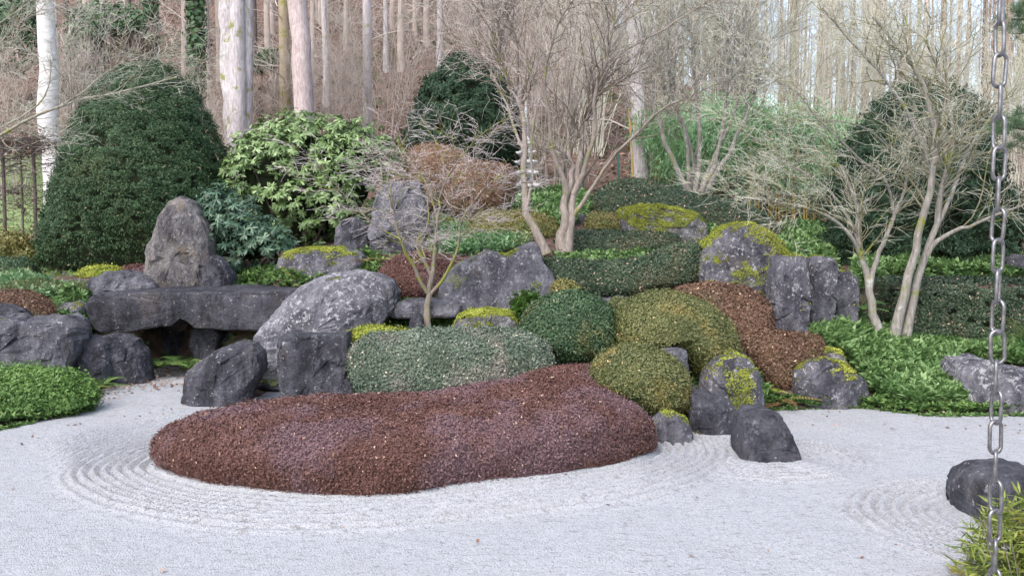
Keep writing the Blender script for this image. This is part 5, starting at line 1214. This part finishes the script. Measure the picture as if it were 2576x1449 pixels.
for k, (px, d, h_, sp, lab) in enumerate([
    (1480, 27, 7, 2.6, 'greyish bare shrub behind the upright maple crown'), (1640, 29, 8, 2.8, 'tall greenish-grey shrub behind the pale grey trunk'),
    (1800, 30, 8.5, 3.0, 'tall greenish-grey shrub above the bamboo'), (1950, 29, 8, 2.8, 'greenish shrub between the bamboo and the right tree'),
    (2090, 28, 6.5, 2.6, 'olive-grey shrub left of the broad dark yew'), (2240, 30, 7, 2.8, 'olive-grey shrub behind the top of the broad dark yew'),
    (2400, 29, 6.5, 2.8, 'brownish shrub at right behind the broad dark yew'), (2560, 26, 5.5, 2.6, 'bare brown shrub at the right edge behind the pine')]):
    shrub(lab, px, 0, d, 30, h_, sp, M_twig_gr, M_twig_gr, 30 + k, (240, 1400), .016, .0075, lens=((.8, 1.9), (.35, 1.0)), group='bare shrubs at the right')
# the far-off wood on the crest reads as one mass of thin poles
r = np.random.default_rng(94)
n = 330
x = r.uniform(-4, 62, n); y = r.uniform(62, 100, n); z = terrain(x, y)
s = np.linspace(0, 1, 4)[None, :, None]; h_ = r.uniform(9, 20, n)
p = np.stack([x, y, z - .2], -1)[:, None] + np.stack([r.normal(0, .5, n), r.normal(0, .3, n), h_], -1)[:, None] * s
Rr = r.uniform(.05, .19, n)[:, None] * np.linspace(1, .45, 4)
tw = grow(p, Rr, 6500, r, (1.4, 4.0), (.6, 1.3), .12, .06, .2, 3, .2, .022, .04)
V, Fq = join([tubes(p, Rr, 4), tubes(*tw, 3)])
tag(obj('woods', V, Fq, M_farr, base=(20, 75, 10), kind='stuff'), 'far-off pale brown wood closing the view on the crest at right', 'woods')
# tangled brush over the slope that nobody could count
r = np.random.default_rng(95)
n = 5200
x = r.uniform(-22, 26, n); y = r.uniform(25, 52, n)
s = np.linspace(0, 1, 4)[None, :, None]
b0 = np.stack([x, y, terrain(x, y)], -1)
d = unit(np.stack([r.normal(size=n) * .7, r.normal(size=n) * .5, r.uniform(.3, 1.2, n)], -1)) * r.uniform(.5, 2.0, n)[:, None]
p = b0[:, None] + d[:, None] * s + np.array([0, 0, -1.]) * (s ** 2) * .3 + np.cumsum(r.normal(size=(n, 4, 3)) * .08, 1)
V, Fq = tubes(p, np.full((n, 4), .011) * np.linspace(1, .4, 4), 3)
tag(obj('undergrowth', V, Fq, M_brush, base=b0.mean(0), kind='stuff'), 'tangle of brown brush and dead stems covering the wooded slope', 'undergrowth')

# ------------------------------------------------------------------ bamboo, pine, hedge, ledge, ivy, fence
r = np.random.default_rng(97)
M_cane = NB('bamboo_cane'); M_cane = M_cane.fin(M_cane.ramp(M_cane.noise(3, 3), (.35, (.26, .20, .05)), (.65, (.50, .33, .09))), .5, .4)
M_caneg = NB('bamboo_cane_green'); M_caneg = M_caneg.fin((.16, .22, .07), .5, .4)
bd = 24.5
def bamboo(label, px0, px1, n, py_top, seed, leafn, cane_m, group, dd=0):
    r = np.random.default_rng(seed)
    d0 = bd + dd
    xb = ((px0 + px1) / 2 - CX) / F * d0; b = np.array([xb, d0, float(terrain(xb, d0))])
    t = thing('bamboo', label, 'bamboo', b, group)
    tips = []
    for k in range(n):
        px = r.uniform(px0, px1); d = d0 + r.uniform(-.8, .8); x = (px - CX) / F * d
        f_ = np.array([x, d, float(terrain(x, d)) - .1]); h = HC + (HORIZON - py_top) / F * d - f_[2]; h *= r.uniform(.75, 1.05)
        s = np.linspace(0, 1, 14)[:, None]; a = r.random() * 6.283
        p = f_ + np.array([0, 0, h]) * (s - .10 * s ** 3) + np.array([math.cos(a), math.sin(a) * .6, 0]) * s ** 2.4 * h * .22
        R_ = .017 * np.linspace(1, .25, 14) * (1 + .16 * (np.arange(14) % 2))
        obj('cane', *tubes(p[None], R_[None], 6), cane_m, t); tips.append(p)
    tips = np.array(tips)
    k = r.integers(0, n, leafn); s = .22 + .78 * r.random(leafn) ** .75; i = (s * 12.99).astype(int)
    f = (s * 12.99 - i)[:, None]
    pos = tips[k, i] * (1 - f) + tips[k, i + 1] * f
    off = r.normal(size=(leafn, 3)) * [.38, .34, .2]
    cl = fbm((pos + off) * 1.6, 3, seed) > .40
    pos = (pos + off)[cl]; m = len(pos)
    ax = unit(np.stack([r.normal(size=m) * .55, r.normal(size=m) * .4, -np.abs(r.normal(.6, .4, m))], -1))
    sd = unit(np.cross(ax, r.normal(size=(m, 3)) + [0, -1.2, .4]))
    V, Fq = leaf_quads(pos, ax, sd, r.uniform(.14, .26, m), r.uniform(.02, .034, m))
    vv = np.clip(fbm(pos * 1.2, 2, 5) + r.normal(size=m) * .16 - .05, 0, 1)
    obj('foliage', V, Fq, M_bamboo, t, attrs={'v': np.repeat(vv, 4), 'u': np.repeat(r.random(m), 4)}, smooth=False)
bamboo('clump of feathery green bamboo between the two pale maples, left part', 1640, 1760, 12, 250, 1, 8000, M_caneg, None)
bamboo('dense feathery green bamboo right of the many-stemmed pale maple', 1770, 1920, 20, 215, 2, 17000, M_caneg, None, .6)
bamboo('bamboo with golden-orange canes left of the broad dark yew', 1880, 2080, 34, 240, 3, 15000, M_cane, None, -.8)

def pine_tufts(label, limbs, depth, tufts, seed):
    r = np.random.default_rng(seed)
    b = P(2900, 800, depth); b[2] = float(terrain(b[0], depth))
    t = thing('pine_tree', label, 'tree', b)
    p, R_, V, Fq = trunk_mesh(b, b + np.array([.2, 0, 5.2]), .13, .08, 10, 16, seed, .03)
    obj('trunk', V, Fq, M_dtrunk, t)
    L_ = np.array([resample(P([q[0] for q in l], [q[1] for q in l], depth + .2), 10) for l in limbs])
    for l_ in L_: obj('branch', *tubes(l_[None], np.full((1, 10), .03) * np.linspace(1, .4, 10), 6), M_dtrunk, t)
    pos = []
    for (px, py, rad, k) in tufts:
        c_ = P(px, py, depth + .2); pos.append(c_ + r.normal(size=(k, 3)) * rad * [.5, .5, .35])
    pos = np.concatenate(pos); n = len(pos)
    K = 60
    dirs = unit(r.normal(size=(n, K, 3)) * [1, 1, .8] + [-.1, 0, .5])
    pp = np.repeat(pos[:, None], K, 1).reshape(-1, 3); dd = dirs.reshape(-1, 3)
    V, Fq = leaf_quads(pp, dd, unit(np.cross(dd, r.normal(size=dd.shape))), r.uniform(.06, .11, len(pp)), .0035)
    obj('needles', V, Fq, M_pine, t, attrs={'v': np.repeat(r.random(len(pp)), 4), 'u': np.full(len(V), .3)}, smooth=False)
pine_tufts('dark green pine boughs poking in at the right edge behind the chain', [[(2880, 300), (2760, 330), (2640, 335), (2530, 318)], [(2890, -30), (2750, 30), (2650, 50), (2545, 50)], [(2880, 420), (2740, 420), (2660, 400), (2600, 380)]], 9.0,
    [(2560, 310, .22, 26), (2600, 340, .3, 30), (2530, 330, .12, 8), (2660, 330, .3, 20), (2570, 40, .18, 20), (2610, 70, .25, 20), (2640, 390, .2, 14), (2550, 80, .15, 10)], 5)

# trellised beech hedge and the lawn beyond it
ld = 21.5
lx0, lx1 = (-260 - CX) / F * ld, (165 - CX) / F * ld
hz = float(terrain((60 - CX) / F * ld, ld)); htop = HC + (HORIZON - 352) / F * ld
hb = np.array([(60 - CX) / F * ld, ld, hz])
ht = thing('beech_hedge', 'thin see-through winter beech hedge on dark posts at left', 'hedge', hb)
r = np.random.default_rng(101)
for px in (-170, -75, 15, 60, 92, 150):
    x = (px - CX) / F * ld; p = np.array([[x, ld, float(terrain(x, ld)) - .1], [x + .02, ld, (hz + htop) / 2], [x, ld, htop - .05]])
    obj('post', *tubes(resample(p, 6)[None], np.full((1, 6), .042 if px in (15, 92, -75) else .025), 7), M_dtrunk, ht)
n = 420
z0 = r.uniform(hz + .35, htop, n); z0 = np.where(r.random(n) < .5, htop - np.abs(r.normal(0, .18, n)), z0)
a0 = np.stack([r.uniform(lx0, lx1, n), ld + r.normal(0, .12, n), z0], -1)
dr = np.stack([r.choice([-1, 1], n) * r.uniform(.3, .9, n), r.normal(0, .08, n), r.normal(.02, .12, n)], -1)
p = a0[:, None] + dr[:, None] * np.linspace(0, 1, 6)[None, :, None] + np.cumsum(r.normal(size=(n, 6, 3)) * .02, 1)
Rr = np.full((n, 6), .009) * np.linspace(1, .4, 6)
tw = grow(p, Rr, 3200, r, (.12, .4), (.5, 1.2), 0, 0, .25, 4, .6, .004, .006)
obj('branches', *join([tubes(p, Rr, 4), tubes(*tw, 3)]), M_dtrunk, ht)
e = tw[0][:, 2]; k = r.choice(len(e), 1500, p=(lambda q: q / q.sum())(np.where(e[:, 2] > htop - .35, 6.0, .8)))
ax = unit(r.normal(size=(1500, 3)) - [0, 0, .8]); V, Fq = leaf_quads(e[k] + r.normal(size=(1500, 3)) * .03, ax, unit(np.cross(ax, r.normal(size=(1500, 3)))), r.uniform(.05, .09, 1500), .045)
obj('foliage', V, Fq, M_beechleaf, ht, attrs={'v': np.repeat(r.random(1500), 4), 'u': np.full(6000, .3)}, smooth=False)
LX, LY = np.meshgrid(np.linspace(-24, -9.0, 60), np.linspace(22.3, 29, 30))
b = NB('lawn'); M_lawn = b.fin(b.ramp(b.noise(6, 6, .7), (.3, (.10, .14, .055)), (.7, (.24, .30, .15))), .9, .1)
struct(obj('lawn', np.stack([LX, LY, terrain(LX, LY) + .05], -1).reshape(-1, 3), gridfaces(*LX.shape), M_lawn))
n = 14000
x = r.uniform(-24, -9, n); y = r.uniform(22.3, 29, n); pp = np.stack([x, y, terrain(x, y) + .04], -1)
ax = unit(np.stack([r.normal(0, .4, n), r.normal(0, .4, n), np.ones(n)], -1))
V, Fq = leaf_quads(pp, ax, unit(np.cross(ax, r.normal(size=(n, 3)))), r.uniform(.06, .16, n), .02)
tag(obj('grass', V, Fq, M_grass, base=pp.mean(0), attrs={'v': np.repeat(r.random(n), 4), 'u': np.full(4 * n, .3)}, smooth=False, kind='stuff'), 'rough pale grass of the lawn beyond the beech hedge', 'grass')

# rock ledges with ivy in the slope
M_ledge = rock_mat('ledge_rock', dark=(.10, .06, .045), light=(.30, .21, .17), lichen=.1, moss=.1, warm=.5)
R('rock_ledge', 'brown layered rock ledge with ivy on top, above the yew', [(270, 150), (268, 90), (300, 55), (350, 45), (365, 80), (362, 150), (330, 175)], 31, 1.2, M_ledge, seed=60, facets=10, amp=.07)
R('rock_ledge', 'brown crumbling rock ledge between the forked tree and the spruce', [(640, 250), (640, 170), (665, 150), (700, 150), (725, 165), (728, 250), (690, 270)], 30, 1.2, M_ledge, seed=61, facets=10, amp=.07)
def ivy_patch(label, outline, depth, thick, n, seed):
    r = np.random.default_rng(seed); V, Fq = blob(outline, depth, thick, 1, 0, None, 40, 16)
    p, nn = sample(V, Fq, n, r, front_w); p = p + r.normal(size=p.shape) * .12
    ax = unit(tangent(nn, r) - [0, 0, .4]); Vl, Fl = leaf_quads(p, ax, unit(np.cross(ax, nn + .6 * r.normal(size=nn.shape))), r.uniform(.1, .22, n), r.uniform(.08, .16, n))
    o = obj('ivy', Vl, Fl, M_ivy, base=V.mean(0), attrs={'v': np.repeat(r.random(n), 4), 'u': np.full(4 * n, .3)}, smooth=False)
    tag(o, label, 'ivy')
ivy_patch('dark ivy mantling the brown rock ledge above the yew', [(180, 90), (200, 30), (260, 20), (330, 30), (365, 50), (360, 85), (330, 95), (290, 80), (270, 110), (260, 190), (200, 190)], 30.5, .9, 5200, 1)
ivy_patch('ivy and moss over the rock ledge between forked tree and spruce', [(636, 175), (650, 150), (700, 140), (730, 150), (728, 170), (690, 178), (660, 200)], 29.6, .8, 1500, 2)
ivy_patch('dark evergreen mass at the upper left edge of the slope', [(-40, 60), (0, 10), (90, 0), (110, 60), (100, 150), (30, 190), (-40, 160)], 33, 1.2, 4200, 3)
# green wire fence posts and a yellow pole behind the hedge
M_gpost = NB('post_green').fin((.04, .13, .11), .6, .3)
for px, lab in ((1554, 'thin dark green fence post behind the left end of the whale-shaped hedge'), (1466, 'thin green fence post left of the garden maple stems, by the hazel clump'), (1706, 'thin green fence post right of the pale grey trunk')):
    x = (px - CX) / F * 23.2; z = float(terrain(x, 23.2))
    o = obj('fence_post', *tubes(np.array([[x, 23.2, z - .1], [x, 23.2, z + .5], [x, 23.2, z + 1.15]])[None], np.full((1, 3), .026), 8), M_gpost, base=(x, 23.2, z)); tag(o, lab, 'fence post')
x = (1595 - CX) / F * 22.6; z = float(terrain(x, 22.6))
o = obj('bamboo_pole', *tubes(resample([[x, 22.6, z - .1], [x - .08, 22.6, z + 1.2], [x - .16, 22.6, z + 2.3]], 8)[None], np.full((1, 8), .024), 7), M_cane, base=(x, 22.6, z)); tag(o, 'yellow bamboo pole standing behind the left end of the whale-shaped hedge', 'pole')
